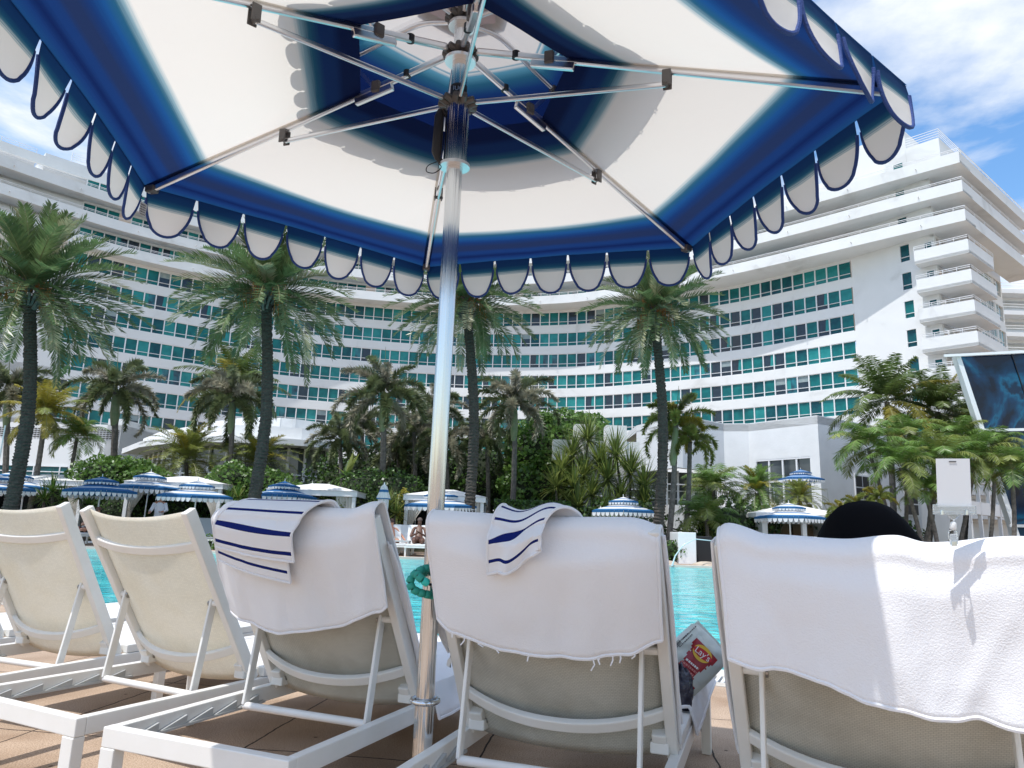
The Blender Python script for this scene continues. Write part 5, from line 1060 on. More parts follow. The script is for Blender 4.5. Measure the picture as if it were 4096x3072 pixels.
# folded striped towel lying over the third backrest
SM1 = stripe_mat('navy_striped_terry', (.12, .28, .44, .56, .68, .80, .92), .012)
drape('striped_towel', 'folded white towel with navy stripes on top of the third lounger', 3, lambda v: lerp(-.14, -.275, smooth01(v*1.1)), lambda v: lerp(.15, .03, smooth01(v*1.1)), lambda u, f: lerp(.560, .512, f), .62, SM1, 13, .003, .056, 40, 44, topf=lambda u: .016, wr=.022)
drape('striped_towel', 'outer fold of the striped towel, ending in a turned-up white flap', 3, lambda v: lerp(-.138, -.262, smooth01(v*1.1)), lambda v: lerp(.155, .065, smooth01(v*1.1)), lambda u, f: lerp(.622, .598, f), .64, stripe_mat('navy_striped_terry_fold', (.40, .58, .76, .93), .016), 14, .003, .068, 36, 34, topf=lambda u: .020, wr=.026)
drape('striped_towel', 'rumpled white towel with navy stripes bunched on the lounger right of the chrome pole', 4, lambda v: lerp(-.085, -.112, v), lambda v: lerp(.125, .035, smooth01(v*1.1)), lambda u, f: lerp(.585, .662, f**1.3)+.006*math.sin(f*9), .63, stripe_mat('navy_striped_terry_rumpled', (.14, .42, .58, .74, .90), .014), 17, .012, .052, 60, 44, topf=lambda u: .018+.012*math.sin(u*38), wr=.02, folds=((-.06, .016, .018, .02), (-.02, .014, -.012, .05), (.02, .016, .016, .08), (.06, .014, -.010, .03)))
# towels lying on seats
def seat_towel(name, label, i, x0, x1, y0, y1, seed, over=0, amp=.012, m=None, z=.345):
    X, Y, yaw, th = LG[i]; mb = MB(); rows = []
    for a_ in range(41):
        y_ = lerp(y0, y1, a_/40); row = []
        for k in range(31):
            x = lerp(x0, x1, k/30); ex = max(0, x-(HW-.004)); exl = max(0, -(HW-.004)-x); n_ = noise.noise(V((x*7, y_*5, seed)))+.6*noise.noise(V((x*17, y_*13, seed+3)))
            xx = min(x, HW-.004+ex*.25); xx = max(xx, -(HW-.004)-exl*.25); row.append(V((xx+.01*n_*(1 if ex else 0), y_, z+amp*n_+amp*.6-(ex+exl)*.9)))
        rows.append(row)
    mb.grid(rows); mb.tube([r_[-1] for r_ in rows], .005, 6); mb.tube(rows[0], .005, 6); o = mb.build(name, m or TW, None, True); o.location = (X, Y, 0); o.rotation_euler = (0, 0, -yaw); s2 = o.modifiers.new('pile', 'SOLIDIFY'); s2.thickness = .006; return tag(o, label, 'towel')
seat_towel('seat_towel', 'white towel spread on the seat of the third lounger, hanging over its right rail', 3, -.30, .44, .06, 1.0, 1)
seat_towel('seat_towel', 'crumpled white towel on the seat under the chip bag', 4, .02, .40, .30, 1.12, 2, amp=.02)
seat_towel('seat_towel', 'white towel on the seat of the nearest lounger under the sunbather', 5, -.30, .30, .06, 1.1, 3)
def side_flap(label, i, side, t0, t1, w, seed):                       # edge of the draped towel hanging in front of the backrest, past the stile
    X, Y, yaw, th = LG[i]; mb = MB(); rows = []
    for a_ in range(31):
        tt = lerp(t1, t0, a_/30); row = []
        for k in range(9):
            f = k/8; wv = w*(.35+.65*math.sin(PI*min(1, .15+.8*a_/30))); u = side*(HW-.01+wv*f); row.append(backpt(th, u, tt, -.03+.006*noise.noise(V((f*3, tt*9, seed)))+.02*f))
        rows.append(row)
    mb.grid(rows); mb.tube([r_[-1] for r_ in rows], .004, 6); o = mb.build('towel_edge', TW, None, True); o.location = (X, Y, 0); o.rotation_euler = (0, 0, -yaw); s2 = o.modifiers.new('pile', 'SOLIDIFY'); s2.thickness = .006; return o
for i, side, t0, t1, w, lb in ((4, 1, .02, .66, .014, 'x'), (4, -1, .25, .45, .045, 'x'), (5, -1, .06, .66, .016, 'x'), (3, 1, .0, .6, .035, 'x'), (3, -1, -.02, .40, .03, 'x')):
    o = side_flap(lb, i, side, t0, t1, w, i+side); tw = [q for q in COL.objects if q.name.split('.')[0] == 'white_towel'][i-3]; o.parent = tw; o.location = (0, 0, 0); o.rotation_euler = (0, 0, 0)

# ------------------------------------------------------------------ big parasol
AX0 = V((-.21676, 2.15, 0)); AX = V((.006283, -.049407, 1)).normalized(); E1v = V((1, 0, -AX.x/AX.z)).normalized(); E1v = (V((0, 1, 0)).cross(AX)).normalized()
if E1v.x < 0: E1v = -E1v
E2v = AX.cross(E1v)
if E2v.y < 0: E2v = -E2v
PHI = -.1896; RB_, DROP, ZU, ZL_, ZT = 1.2708, .3283, 2.3852, 2.2085, 2.5098
umb = thing('big_parasol', 'huge blue and white scalloped parasol overhead on a chrome pole', 'parasol', AX0)
Mt = Matrix(((E1v.x, E2v.x, AX.x, AX0.x), (E1v.y, E2v.y, AX.y, AX0.y), (E1v.z, E2v.z, AX.z, AX0.z), (0, 0, 0, 1)))
umb.matrix_world = Mt
ROT = -PI/2 + -PHI                                                     # first corner points back over the camera
zt = lambda t: ZU - DROP*t
RV, RE = .287, 1.0
mb = MB(); st = PI/3
for k in range(6):
    a0, a1 = ROT+k*st, ROT+(k+1)*st; rows = []
    for i in range(25):
        f = lerp(RV, RE, i/24); row = []
        for j in range(17):
            u = j/16; p = hexpt(a0, f*RB_).lerp(hexpt(a1, f*RB_), u); z = zt(f)+.012 - .030*math.sin(PI*u)*math.sin(PI*min(1, (f-RV)/(RE-RV)))**.8 + .0025*noise.noise(V((p.x*6, p.y*6, k))); inn = 1-.018*math.sin(PI*u)*f
            row.append(V((p.x*inn, p.y*inn, z)))
        rows.append(row)
    mb.grid(rows, 0, lambda i, j, k=k: (k+j/16, lerp(RV, RE, i/24)))
mb.build('canopy', M['canopy'], umb, True)
for k in range(6):
    a = ROT+k*st; d = V((math.cos(a), math.sin(a), 0)); s_ = V((-d.y, d.x, 0)); mb = MB()
    mb.grid([[d*(RB_*f)+s_*w_+V((0, 0, zt(f)+.0075-abs(w_)*.12)) for w_ in (-.017, 0, .017)] for f in [lerp(RV, .995, i/30) for i in range(31)]], 0, lambda i, j: (.5, lerp(RV, .995, i/30))); mb.build('seam_webbing', M['canopy'], umb, True)
v_, bd = hex_valance(RB_-.003, zt(1)+.017, .164, 7, ROT, 6, .035, 9, .26, 22, .0052, .018)
va = v_.build('valance', M['valance'], umb, True); bd.build('edge_binding', M['blue'], va, True)
mb = MB(); 
for k in range(6):
    a0, a1 = ROT+k*st, ROT+(k+1)*st; rows = []
    for i in range(13):
        f = i/12; row = []
        for j in range(13):
            u = j/12; r_ = max(.003, f*.62); p = hexpt(a0, r_).lerp(hexpt(a1, r_), u); row.append(V((p.x, p.y, ZT+.085-.20*f**1.25-.01*math.sin(PI*u)*f)))
        rows.append(row)
    mb.grid(rows, 0, lambda i, j, k=k: (k+j/12, i/12))
ca = mb.build('vent_cap', M['cap'], umb, True)
v_, bd = hex_valance(.62, ZT-.115, .075, 5, ROT, 6, .01, 4, .25, 10, .004); v_.build('cap_valance', M['valance'], ca, True); bd.build('cap_binding', M['blue'], ca, True)
mb = MB(); mb.prism([tuple(hexpt(ROT+k*st, .17))[:2] for k in range(6)], ZT+.055, ZT+.057); mb.build('cap_patch', mat('peak_reinforcement', (.62, .50, .50), .8), ca)
mb = MB(); mb.cyl((0, 0, .40), (0, 0, ZT+.06), .0252, 28); mb.build('pole', M['chrome'], umb, True)
mb = MB(); mb.cyl((0, 0, 0), (0, 0, .402), .0272, 28); sv = mb.build('base_sleeve', M['chrome'], umb, True)
mb = MB(); mb.tube([(math.cos(a)*.036, math.sin(a)*.034, .402) for a in [2*PI*k/32 for k in range(33)]], .0075, 8, caps=False); mb.build('collar_ring', M['chrome'], umb, True)
mb = MB(); mb.cyl((0, 0, 0), (0, 0, .03), .22, 40); mb.build('base_plate', M['chrome'], umb)
mb = MB(); kx = .030; mb.cyl((kx, -.005, .16), (kx+.035, -.005, .16), .009, 12); mb.tube([(kx+.03, -.005, .16), (kx+.05, -.005, .16)], [.020, .026], 7)
for k in range(6): a = k*PI/3; mb.cyl((kx+.04, -.005, .16), (kx+.045, -.005+math.cos(a)*.034, .16+math.sin(a)*.034), .009, 8)
mb.build('clamp_knob', M['chrome'], umb, True)
mb = MB(); mb.tube([(0, 0, ZL_-.01), (0, 0, ZL_-.20)], .0375, 28); mb.build('runner_sleeve', M['chrome'], umb, True)
mb = MB(); mb.tube([(0, 0, ZL_-.205), (0, 0, ZL_-.215)], .048, 28); mb.build('sleeve_flange', M['alu'], umb)
mb = MB(); mb.cyl((0, 0, ZU-.02), (0, 0, ZU-.03), .050, 28); mb.build('sleeve_flange', M['alu'], umb)
mb = MB(); mb.cyl((0, 0, ZT-.02), (0, 0, ZT-.03), .045, 28); mb.build('sleeve_flange', M['alu'], umb)
def hub(z, r_, name):
    mb = MB(); mb.tube([(0, 0, z-.010), (0, 0, z+.010)], r_, 24)
    for k in range(6):
        a = ROT+k*st; d = V((math.cos(a), math.sin(a), 0)); s_ = V((-d.y, d.x, 0))
        for g_ in (-1, 1): mb.tube([d*(r_-.005)+s_*.013*g_+V((0, 0, z)), d*(r_+.022)+s_*.013*g_+V((0, 0, z+.004))], [.012, .010], 8)
        mb.cyl(d*(r_+.018)-s_*.02+V((0, 0, z+.003)), d*(r_+.018)+s_*.02+V((0, 0, z+.003)), .005, 8)
    return mb.build(name, M['hub'], umb, True)
hub(ZL_, .038, 'runner_hub'); hub(ZU, .034, 'top_hub'); hub(ZT, .032, 'cap_hub')
for k in range(6):
    a = ROT+k*st; d = V((math.cos(a), math.sin(a), 0)); s_ = V((-d.y, d.x, 0)); P_ = lambda t, o=0: d*(RB_*t)+V((0, 0, zt(t)-.012+o))
    mb = MB(); mb.bar(d*.055+V((0, 0, ZU)), P_(.985), .016, .022, (0, 0, 1)); rb = mb.build('rib', M['alu'], umb, bevel=.005)
    mb = MB(); mb.bar(P_(.19, 0), P_(.30, 0), .0185, .0245); mb.build('rib_joint', M['alu'], rb, bevel=.004)
    mb = MB(); mb.obox(P_(.955, -.018)-s_*.017, d*.040, s_*.034, (0, 0, .028)); mb.build('rib_pocket', M['hub'], rb, bevel=.006)
    j = P_(.516, -.032); mb = MB(); mb.bar(d*.06+V((0, 0, ZL_)), j, .011, .016, (0, 0, 1)); mb.build('strut', M['alu'], umb, bevel=.004)
    mb = MB(); mb.obox(P_(.508, -.044)-s_*.016, d*.026, s_*.005, (0, 0, .050)); mb.obox(P_(.508, -.044)+s_*.011, d*.026, s_*.005, (0, 0, .050)); mb.cyl(j-s_*.018, j+s_*.018, .007, 8); mb.build('strut_bracket', M['hub'], rb, bevel=.003)
    # curved rib of the vent cap with its short link
    pts = [d*.05+V((0, 0, ZT)), d*.16+V((0, 0, ZT+.012)), d*.30+V((0, 0, ZT-.03)), d*.45+V((0, 0, ZT-.075)), d*.60+V((0, 0, ZT-.12))]
    mb = MB(); mb.tube(catmull([tuple(p) for p in pts], 5), .009, 8); cb = mb.build('cap_rib', M['alu'], umb, True)
    q1 = P_(.24, .014); q2 = d*.42+V((0, 0, ZT-.068)); mb = MB(); mb.bar(q1, q2, .010, .012, (0, 0, 1)); mb.build('link', M['alu'], cb)
    mb = MB(); mb.obox(q1-d*.018-s_*.016+V((0, 0, -.012)), d*.03, s_*.032, (0, 0, .04)); mb.build('link_bracket', M['hub'], cb, bevel=.004); mb = MB(); mb.obox(q2-d*.014-s_*.014+V((0, 0, -.022)), d*.028, s_*.028, (0, 0, .034)); mb.build('link_bracket', M['hub'], cb, bevel=.004)
    q = P_(.15, .013); mb = MB(); mb.cyl(q, q+V((0, 0, .022)), .013, 12); mb.build('rubber_stop', M['black'], rb)
mb = MB(); cx = -.052; mb.tube([(cx, -.012, ZL_-.028), (cx-.004, -.012, ZL_-.05), (cx-.006, -.012, ZL_-.17), (cx-.002, -.012, ZL_-.195)], [.010, .015, .016, .008], 12); mb.tube([(cx+.006, -.012, ZL_-.03), (cx+.020, -.012, ZL_-.045)], .009, 8)
mb.tube([(cx-.002, -.012, ZL_-.19), (cx+.014, -.012, ZL_-.205)], .009, 8); ch_ = mb.build('crank_handle', M['black'], umb, True)
mb = MB(); mb.tube(catmull([(cx, -.01, ZL_-.20), (cx-.03, -.01, ZL_-.215), (cx-.034, -.01, ZL_-.235), (cx-.01, -.012, ZL_-.24), (cx+.012, -.02, ZL_-.225), (cx+.002, -.02, ZL_-.21)], 6), .0016, 5); mb.build('wrist_cord', M['black'], ch_, True)
mb = MB(); mb.tube([(0, 0, ZU-.155), (0, 0, ZU-.115)], .0262, 28); lbn = mb.build('maker_band', M['black'], umb, True)
def text(name, s_, size, m, parent, M4, ext=.0004, font=None):
    cu = bpy.data.curves.new(name, 'FONT'); cu.body = s_; cu.size = size; cu.extrude = ext; cu.align_x = 'CENTER'; cu.align_y = 'CENTER'; cu.materials.append(m); o = bpy.data.objects.new(name, cu); COL.objects.link(o); me = bpy.data.meshes.new_from_object(o); bpy.data.objects.remove(o); o = bpy.data.objects.new(name, me); COL.objects.link(o); o.parent = parent; o.matrix_local = M4; return o
text('lettering', 'IUC', .020, M['alu'], lbn, Matrix.Translation((0, -.0268, ZU-.135)) @ Matrix.Rotation(PI/2, 4, 'X'))
# sewn care label at the left corner
ca_ = ROT - st*2 + 0
aL = None
for k in range(6):
    w_ = Mt @ (hexpt(ROT+k*st, RB_)+V((0, 0, zt(1))))
    if w_.x < -1 and w_.y > 2: aL = ROT+k*st
d = V((math.cos(aL), math.sin(aL), 0)); mb = MB(); q = d*(RB_-.004)+V((0, 0, zt(1)-.05)); s_ = V((-d.y, d.x, 0)); mb.obox(q-s_*.014+V((0, 0, -.052)), s_*.030+V((0, 0, .004)), d*.0006, V((0, 0, .05))-s_*.004)
lb_ = mb.build('care_label', mat('label_cloth', (.62, .60, .60), .8), umb); mb = MB(); rng = random.Random(3)
for r_ in range(5):
    x_ = .002
    while x_ < .025: w_ = rng.uniform(.001, .004); mb.obox(q-s_*.014-d*.0008+V((0, 0, -.048+r_*.009))+s_*x_, s_*w_, d*.0003, (0, 0, .005)); x_ += w_+.0018
mb.build('label_print', M['hub'], lb_)

# ------------------------------------------------------------------ teal beaded loop on the pole
def polew(z): return AX0 + AX*z
q0 = aty(416, 590, 2.08); tl_ = thing('beaded_loop', 'teal segmented foam loop twisted round the chrome pole', 'loop', q0); teal = mat('teal_foam', (.012, .26, .20), .6, var=(.02, .30, .23), vscale=9)
px = lambda x, y, Y=2.04: aty(x, y, Y)-q0
pth = catmull([tuple(p) for p in (px(440, 583, 2.10), px(437, 571, 2.08), px(428, 568, 2.05), px(419, 571, 2.03), px(411, 578, 2.03), px(410, 586, 2.02), px(416, 591, 2.03), px(425, 594, 2.04), px(434, 595.5, 2.06), px(441, 595, 2.10), px(443, 586, 2.15), px(438, 577, 2.17), px(430, 573, 2.14), px(420, 573.5, 2.05), px(418, 576, 2.0), px(424, 581, 2.0), px(431, 585, 2.01))], 8)
PL = [V(p) for p in pth]; d_ = [0]
for i in range(1, len(PL)): d_.append(d_[-1]+(PL[i]-PL[i-1]).length)
nb = int(d_[-1]/.0195); j = 0
def onp(s_):
    for k in range(1, len(d_)):
        if d_[k] >= s_: return PL[k-1].lerp(PL[k], (s_-d_[k-1])/max(1e-9, d_[k]-d_[k-1]))
    return PL[-1]
for i in range(nb):
    a, b_ = onp(i*.0195), onp(i*.0195+.0186); t_ = (b_-a); r_ = .0112; mb = MB(); mb.tube([a, a+t_*.12, a+t_*.5, a+t_*.88, b_], [r_*.8, r_, r_*1.02, r_, r_*.8], 12); mb.build('bead', teal if i < nb-1 else mat('pale_teal_tip', (.03, .50, .42), .6), tl_, True)
mb = MB(); mb.tube(PL, .004, 6); mb.build('core_wire', M['black'], tl_)

# ------------------------------------------------------------------ chip bag and dark plastic bag
def img_plane(cx, cy, Y):
    o = aty(cx, cy, Y); d = (o-CAM).normalized(); s_ = (aty(cx+10, cy, Y)-o)/10; u_ = (aty(cx, cy-10, Y)-o)/10; return o, s_, u_, -d
o, sx_, uy_, nz_ = img_plane(691, 661, 2.58); nz_ = nz_.normalized()
ax_ = (sx_*45+uy_*42); lng = ax_.length*1.02; ax_ = ax_.normalized(); ay_ = nz_.cross(ax_).normalized(); hgt = .172
chip = thing('chip_bag', 'white and red chip bag leaning between the two right-hand loungers', 'snack bag', o)
Mc = Matrix(((ax_.x, ay_.x, nz_.x, o.x), (ax_.y, ay_.y, nz_.y, o.y), (ax_.z, ay_.z, nz_.z, o.z), (0, 0, 0, 1))); chip.matrix_world = Mc
foil = mat('printed_foil', (.62, .66, .60), .28, spec=.7, bump=.5, bscale=10, bdetail=5); redf = mat('red_print', (.36, .012, .02), .3, spec=.6, bump=.4, bscale=10, bdetail=5)
NB = 44; MBw = 30
def bagz(u, v): 
    e = (1-abs(u)**3.2)**.6*(1-abs(v)**2.4)**.6 if abs(u) < 1 and abs(v) < 1 else 0
    return .034*e + .011*noise.noise(V((u*3.2, v*2.6, 1)))*e**.5 + .004*abs(noise.noise(V((u*9, v*5, 4))))*(1-abs(v))
for sg, nm in ((1, 'front_panel'), (-1, 'back_panel')):
    mb = MB(); rows = []
    for i in range(NB+1):
        u = -1+2*i/NB; rows.append([V((u*lng/2*(1-.03*abs(v_)), v_*hgt/2*(1-.06*(abs(u) > .9)-.05*u*u), sg*bagz(u, v_))) for v_ in [-1+2*j/MBw for j in range(MBw+1)]])
    o_ = len(mb.f); mb.grid(rows); 
    if sg > 0:
        for fi in range(NB*MBw):
            i, j = fi//MBw, fi % MBw; u = -1+2*(i+.5)/NB; v_ = -1+2*(j+.5)/MBw
            if -.95 < u < .62 and abs(v_+.12) < .40+.16*smooth01((u-.15)/.3)+(.05*math.sin(u*9) if u < .2 else 0): mb.m[fi] = 1
            if .0 < v_+.78 < .1 and -1 < u < -.5: mb.m[fi] = 1
    mb.build(nm, [foil, redf], chip, True)
def onbag(u, v_, e=.0015): return Matrix.Translation((u*lng/2, v_*hgt/2, bagz(u, v_)+e))
yl = mat('yellow_print', (.80, .50, .04), .4); rr_ = mat('bright_red_print', (.55, .01, .02), .4); wh = mat('white_print', (.85, .85, .82), .4); gk = mat('grey_print', (.10, .10, .10), .5)
def disc(rx, ry, z, m, name, u, v_, rotz=0):
    mb = MB(); mb.add([(0, 0, z)]+[(math.cos(a)*rx, math.sin(a)*ry, z) for a in [2*PI*k/28 for k in range(28)]], [(0, k+1, (k+1) % 28+1) for k in range(28)]); q = mb.build(name, m, chip); q.matrix_local = onbag(u, v_, .004) @ Matrix.Rotation(rotz, 4, 'Z'); return q
LR = R(-90)+R(8)
disc(.034, .026, 0, yl, 'logo_sun', .40, -.10, LR); disc(.036, .0145, .0008, rr_, 'logo_banner', .40, -.12, LR)
text('logo_lettering', "Lay's", .030, wh, chip, onbag(.40, -.12, .0065) @ Matrix.Rotation(LR, 4, 'Z'), .0003)
for k, (u, w_) in enumerate(((-.05, .05), (-.18, .06), (-.31, .055))):
    mb = MB(); x_ = -w_/2; rng = random.Random(k)
    while x_ < w_/2: l_ = rng.uniform(.003, .009); mb.box(x_, min(x_+l_, w_/2), -.0035, .0035, 0, .0004); x_ += l_+.002
    q = mb.build('small_print', mat('pink_print', (.60, .22, .20), .5) if k else wh, chip); q.matrix_local = onbag(u, -.10, .0035) @ Matrix.Rotation(LR, 4, 'Z')
mb = MB(); rng = random.Random(5); x_ = 0
while x_ < .035: l_ = rng.uniform(.0008, .0025); mb.box(x_, x_+l_, 0, .016, 0, .0003); x_ += l_+rng.uniform(.0008, .002)
q = mb.build('barcode', gk, chip); q.matrix_local = onbag(-.15, .70, .003)
for k, (u, v_) in enumerate(((.25, .80), (.30, .66), (.55, .78), (-.45, .72))):
    mb = MB(); x_ = -.03; rng = random.Random(k+9)
    while x_ < .03: l_ = rng.uniform(.002, .007); mb.box(x_, x_+l_, -.002, .002, 0, .0003); x_ += l_+.0018
    q = mb.build('fine_print', gk, chip); q.matrix_local = onbag(u, v_, .003)
mb = MB()
for e_ in (-1, 1): mb.box(min(e_*lng/2*1.05, e_*lng/2*.93), max(e_*lng/2*1.05, e_*lng/2*.93), -hgt*.44, hgt*.44, -.0012, .0012)
mb.build('crimped_end', foil, chip)
pb_c = aty(679, 690, 2.44); mb = MB(); rows = []; rng = random.Random(2)
for i in range(31):
    th_ = PI*i/30; row = []
    for k in range(37):
        p_ = 2*PI*(k % 36)/36; n_ = 1+.30*noise.noise(V((math.cos(p_)*2.2+i*.11, math.sin(p_)*2.2, i*.16)))+.10*abs(noise.noise(V((math.cos(p_)*9, math.sin(p_)*9, i*.5)))); row.append(V((math.sin(th_)*math.cos(p_)*.042*n_, math.sin(th_)*math.sin(p_)*.045*n_, math.cos(th_)*.072*n_)))
    rows.append(row)
mb.grid(rows); o_ = mb.build('plastic_bag', mat('dark_film', (.05, .048, .075), .22, spec=.8, transl=.25, bump=.9, bscale=18, bdetail=4), None, True); o_.location = pb_c; tag(o_, 'dark translucent crumpled plastic bag below the chip bag', 'plastic bag')
pb2 = aty(664, 636, 2.45); mb = MB(); rows = []
for i in range(15): th_ = PI*i/14; rows.append([V((math.sin(th_)*math.cos(p_)*.035, math.sin(th_)*math.sin(p_)*.04, math.cos(th_)*.085)) for p_ in [2*PI*k/18 for k in range(19)]])
mb.grid(rows); o_ = mb.build('handbag', M['black'], None, True); o_.location = pb2; tag(o_, 'sliver of a black bag behind the towel edge above the chip bag', 'bag')
# strap end beside the middle lounger
q = aty(447, 659, 2.16); mb = MB(); w2 = mat('white_tape', (.75, .74, .72), .8); P2 = lambda x, y: aty(x, y, 2.16)-q
mb.add([P2(453, 647), P2(456.5, 660), P2(452, 662), P2(450, 656)], [(0, 1, 2, 3)], 0); mb.add([P2(451.5, 655), P2(452, 662), P2(449, 667.5), P2(446.5, 665), P2(447.5, 660)], [(0, 1, 2, 3, 4)], 1); mb.add([P2(451, 661), P2(450.8, 667.5), P2(449.6, 667)], [(0, 1, 2)], 0)
o_ = mb.build('strap_end', [M['black'], w2]); o_.location = q; sm = o_.modifiers.new('t', 'SOLIDIFY'); sm.thickness = .003; tag(o_, 'small black and white strap end poking out left of the lounger by the pole', 'strap')
# sandal under the lounger
q = atz(478, 776, .0); mb = MB(); 
for k in range(2):
    rows = []
    for a_ in range(9): f = a_/8; w_ = .035*(.7+.3*math.sin(f*4)); rows.append([V((k*.09+x_*w_, f*.24, .002+z_)) for x_, z_ in ((-1, 0), (-1, .018), (1, .018), (1, 0), (-1, 0))])
    mb.grid(rows); mb.tube([(k*.09-.035, .13, .015), (k*.09, .15, .055), (k*.09+.035, .13, .015)], .007, 6)
o_ = mb.build('sandals', M['black']); o_.location = (q.x, q.y-.20, 0); o_.rotation_euler = (0, 0, -.5); tag(o_, 'pair of black sandals on the deck under the lounger right of the pole', 'sandals')

# ------------------------------------------------------------------ clip with a blank tag on the nearest towel
X, Y, yaw, th = LG[5]; Q = Matrix.Translation((X, Y, 0)) @ Matrix.Rotation(-yaw, 4, 'Z'); base = aty(954, 541, (Q @ backpt(th, .20, BL_+.03, .0)).y)
clip = thing('tag_clip', 'clear plastic clip holding a blank grey-white tag, clamped on the sunlit towel', 'clip', base); clr = mat('clear_plastic', (.80, .83, .84), .12, spec=.7, Transmission_Weight=.75, IOR=1.35); Yc = base.y
c3 = lambda x, y, dy=0: aty(x, y, Yc+dy)-base
def slab(name, pts, th_, m, parent=clip, bevel=.0006):
    a, b_, c_, d = [V(p) for p in pts]; n_ = (b_-a).cross(d-a).normalized()*th_; mb = MB(); vs = [a, b_, c_, d, a+n_, b_+n_, c_+n_, d+n_]; mb.add(vs, [(3, 2, 1, 0), (4, 5, 6, 7), (0, 1, 5, 4), (1, 2, 6, 5), (2, 3, 7, 6), (3, 0, 4, 7)]); return mb.build(name, m, parent, bevel=bevel)
tg = slab('tag_card', [c3(937.5, 507, .002), c3(971.5, 507, .002), c3(969.5, 458.7, .002), c3(935.6, 458.7, .002)], .0008, mat('tag_plastic', (.60, .61, .62), .5), bevel=.0003)
slab('tag_slot', [c3(949, 462.3, 0), c3(956.2, 462.3, 0), c3(956.2, 461.0, 0), c3(949, 461.0, 0)], .0004, M['hub'], tg, 0)
slab('clip_bar', [c3(932.5, 514.5, -.002), c3(975.5, 515.5, -.002), c3(975.3, 506, -.002), c3(932.3, 504.5, -.002)], .0035, clr)
slab('clip_lip', [c3(932.5, 514.5, -.005), c3(975.5, 515.5, -.005), c3(975.3, 512.5, -.005), c3(932.3, 511.5, -.005)], .003, clr)
for x_ in (941.5, 966): slab('metal_clasp', [c3(x_-1.3, 515, -.007), c3(x_+1.3, 515, -.007), c3(x_+1.3, 510, -.007), c3(x_-1.3, 510, -.007)], .003, M['chrome'])
mb = MB(); vs = [c3(948, 515), c3(959.5, 515.3), c3(956.8, 518.6), c3(955, 520), c3(953, 520), c3(951.5, 518.4)]; n_ = len(vs); mb.add(vs+[v+V((0, .004, 0)) for v in vs], [tuple(range(n_))[::-1], tuple(range(n_, 2*n_))]+[(i, (i+1) % n_, (i+1) % n_+n_, i+n_) for i in range(n_)]); mb.build('yoke', clr, clip)
mb = MB(); mb.cyl(c3(953.8, 519), c3(953.6, 523), .0016, 10); mb.tube([c3(953.5, 522), c3(953.3, 523), c3(952.9, 528.5), c3(952.7, 530)], [.003, .0055, .0058, .003], 14); mb.build('swivel', mat('frosted_plastic', (.75, .77, .77), .35), clip, True)
for s_ in (-1, 1):
    mb = MB(); mb.tube([c3(952.7+s_*1.2, 530), c3(952.6+s_*3.6, 531, -.004), c3(952.9+s_*4.2, 535, -.004), c3(953.6+s_*3.8, 541, -.004), c3(953.5+s_*3.0, 545, -.004)], .0012, 6); mb.build('clip_jaw', clr, clip, True)
slab('jaw_plate', [c3(949.8, 544, -.008), c3(957.6, 544, -.008), c3(957.2, 534, -.006), c3(949.6, 534, -.006)], .0018, clr)
slab('spring', [c3(951, 546, -.010), c3(956.4, 546, -.010), c3(956.4, 541, -.010), c3(951, 541, -.010)], .0025, M['chrome'])

# ------------------------------------------------------------------ sunbather on the nearest lounger
hc = aty(866, 540, 1.98)
pb = thing('person', 'sunbather in a rounded black hat sitting on the nearest lounger, seen from behind', 'person', (hc.x, hc.y, 0), -LG[5][2]+.25)
hz = hc.z
J = {'pelvis': (0, .12, .44), 'belly': (0, .06, .55), 'chest': (0, .0, .67), 'neckb': (0, .0, .76), 'neck': (0, .0, .80), 'head1': (0, .02, .86), 'head2': (0, .01, .93), 'head3': (0, 0, .97), 'nose': (0, .125, .865), 'earl': (-.078, 0, .87), 'earr': (.078, 0, .87), 'shl': (-.17, .0, .72), 'shr': (.17, .0, .72), 'ell': (-.24, .1, .50), 'elr': (.24, .1, .50), 'wrl': (-.18, .32, .50), 'wrr': (.18, .32, .50),
     'hipl': (-.09, .14, .43), 'hipr': (.09, .14, .43), 'kneel': (-.11, .50, .52), 'kneer': (.11, .54, .46), 'ankl': (-.10, .88, .40), 'ankr': (.10, .92, .40), 'toel': (-.11, .96, .47), 'toer': (.11, 1.0, .47)}
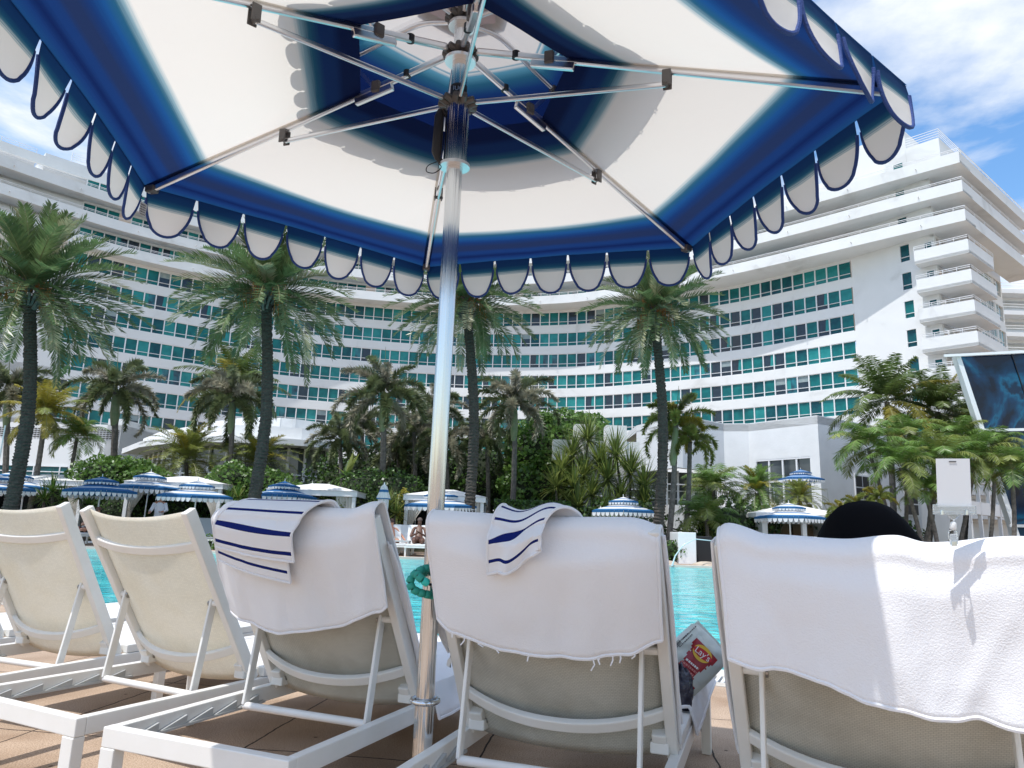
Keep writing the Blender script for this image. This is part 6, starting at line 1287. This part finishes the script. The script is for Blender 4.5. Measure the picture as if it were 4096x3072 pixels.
E_ = [('pelvis', 'belly'), ('belly', 'chest'), ('chest', 'neckb'), ('neckb', 'neck'), ('neck', 'head1'), ('head1', 'head2'), ('head2', 'head3'), ('head1', 'nose'), ('head1', 'earl'), ('head1', 'earr'), ('neckb', 'shl'), ('neckb', 'shr'), ('shl', 'ell'), ('shr', 'elr'), ('ell', 'wrl'), ('elr', 'wrr'), ('pelvis', 'hipl'), ('pelvis', 'hipr'), ('hipl', 'kneel'), ('hipr', 'kneer'), ('kneel', 'ankl'), ('kneer', 'ankr'), ('ankl', 'toel'), ('ankr', 'toer')]
rad = dict(pelvis=(.14, .10), belly=(.12, .09), chest=(.14, .10), neckb=(.07, .06), neck=.05, head1=(.07, .085), head2=(.072, .088), head3=(.05, .06), nose=.013, earl=(.012, .02), earr=(.012, .02), shl=.055, shr=.055, ell=.04, elr=.04, wrl=.026, wrr=.026, hipl=.08, hipr=.08, kneel=.055, kneer=.055, ankl=.036, ankr=.036, toel=.028, toer=.028)
add_hand(J, E_, rad, 'wrl', J['wrl'], (.2, 1, -.1), (1, 0, 0)); add_hand(J, E_, rad, 'wrr', J['wrr'], (-.2, 1, -.1), (-1, 0, 0))
body('body', J, E_, rad, mat('tanned_skin', (.22, .10, .065), .5), pb, 2)
mb = MB(); rows = []
pb.rotation_euler = (0, 0, 0)
cx = lambda x, y: aty(x, y, hc.y)-hc
prof = [(825, 541), (824.6, 533), (826, 524), (830, 515), (838, 507), (848, 502.5), (862, 500.5), (876, 501.5), (888, 506), (897, 514), (905, 524), (914, 538)]
pr3 = [cx(*p) for p in prof]; nb_ = 10
def hp_(i, k):
    p = pr3[i]; mid_ = cx(866, 541); f = k/nb_*PI/2; return V((mid_.x+(p.x-mid_.x)*math.cos(f)**.75 if False else lerp(p.x, 0.0, 1-math.cos(f)), 0, lerp(p.z, pr3[6].z*.25, (1-math.cos(f)))))
hat = MB(); zt_ = pr3[6].z; za = cx(866, 548).z
for sgn in (-1, 1):
    rows = []
    for i, p in enumerate(pr3):
        row = []
        for k in range(13):
            a = k/12*PI/2; xx = p.x*math.cos(a)**.55 if False else p.x; 
            row.append(V((p.x*(1-.25*(k/12)**2), sgn*.115*math.sin(a), (p.z-za)*math.cos(a)+za-.03*math.sin(a))))
        rows.append(row)
    hat.grid(rows)
ho = hat.build('hat', M['hair'], pb, True); ho.location = (0, 0, hz)
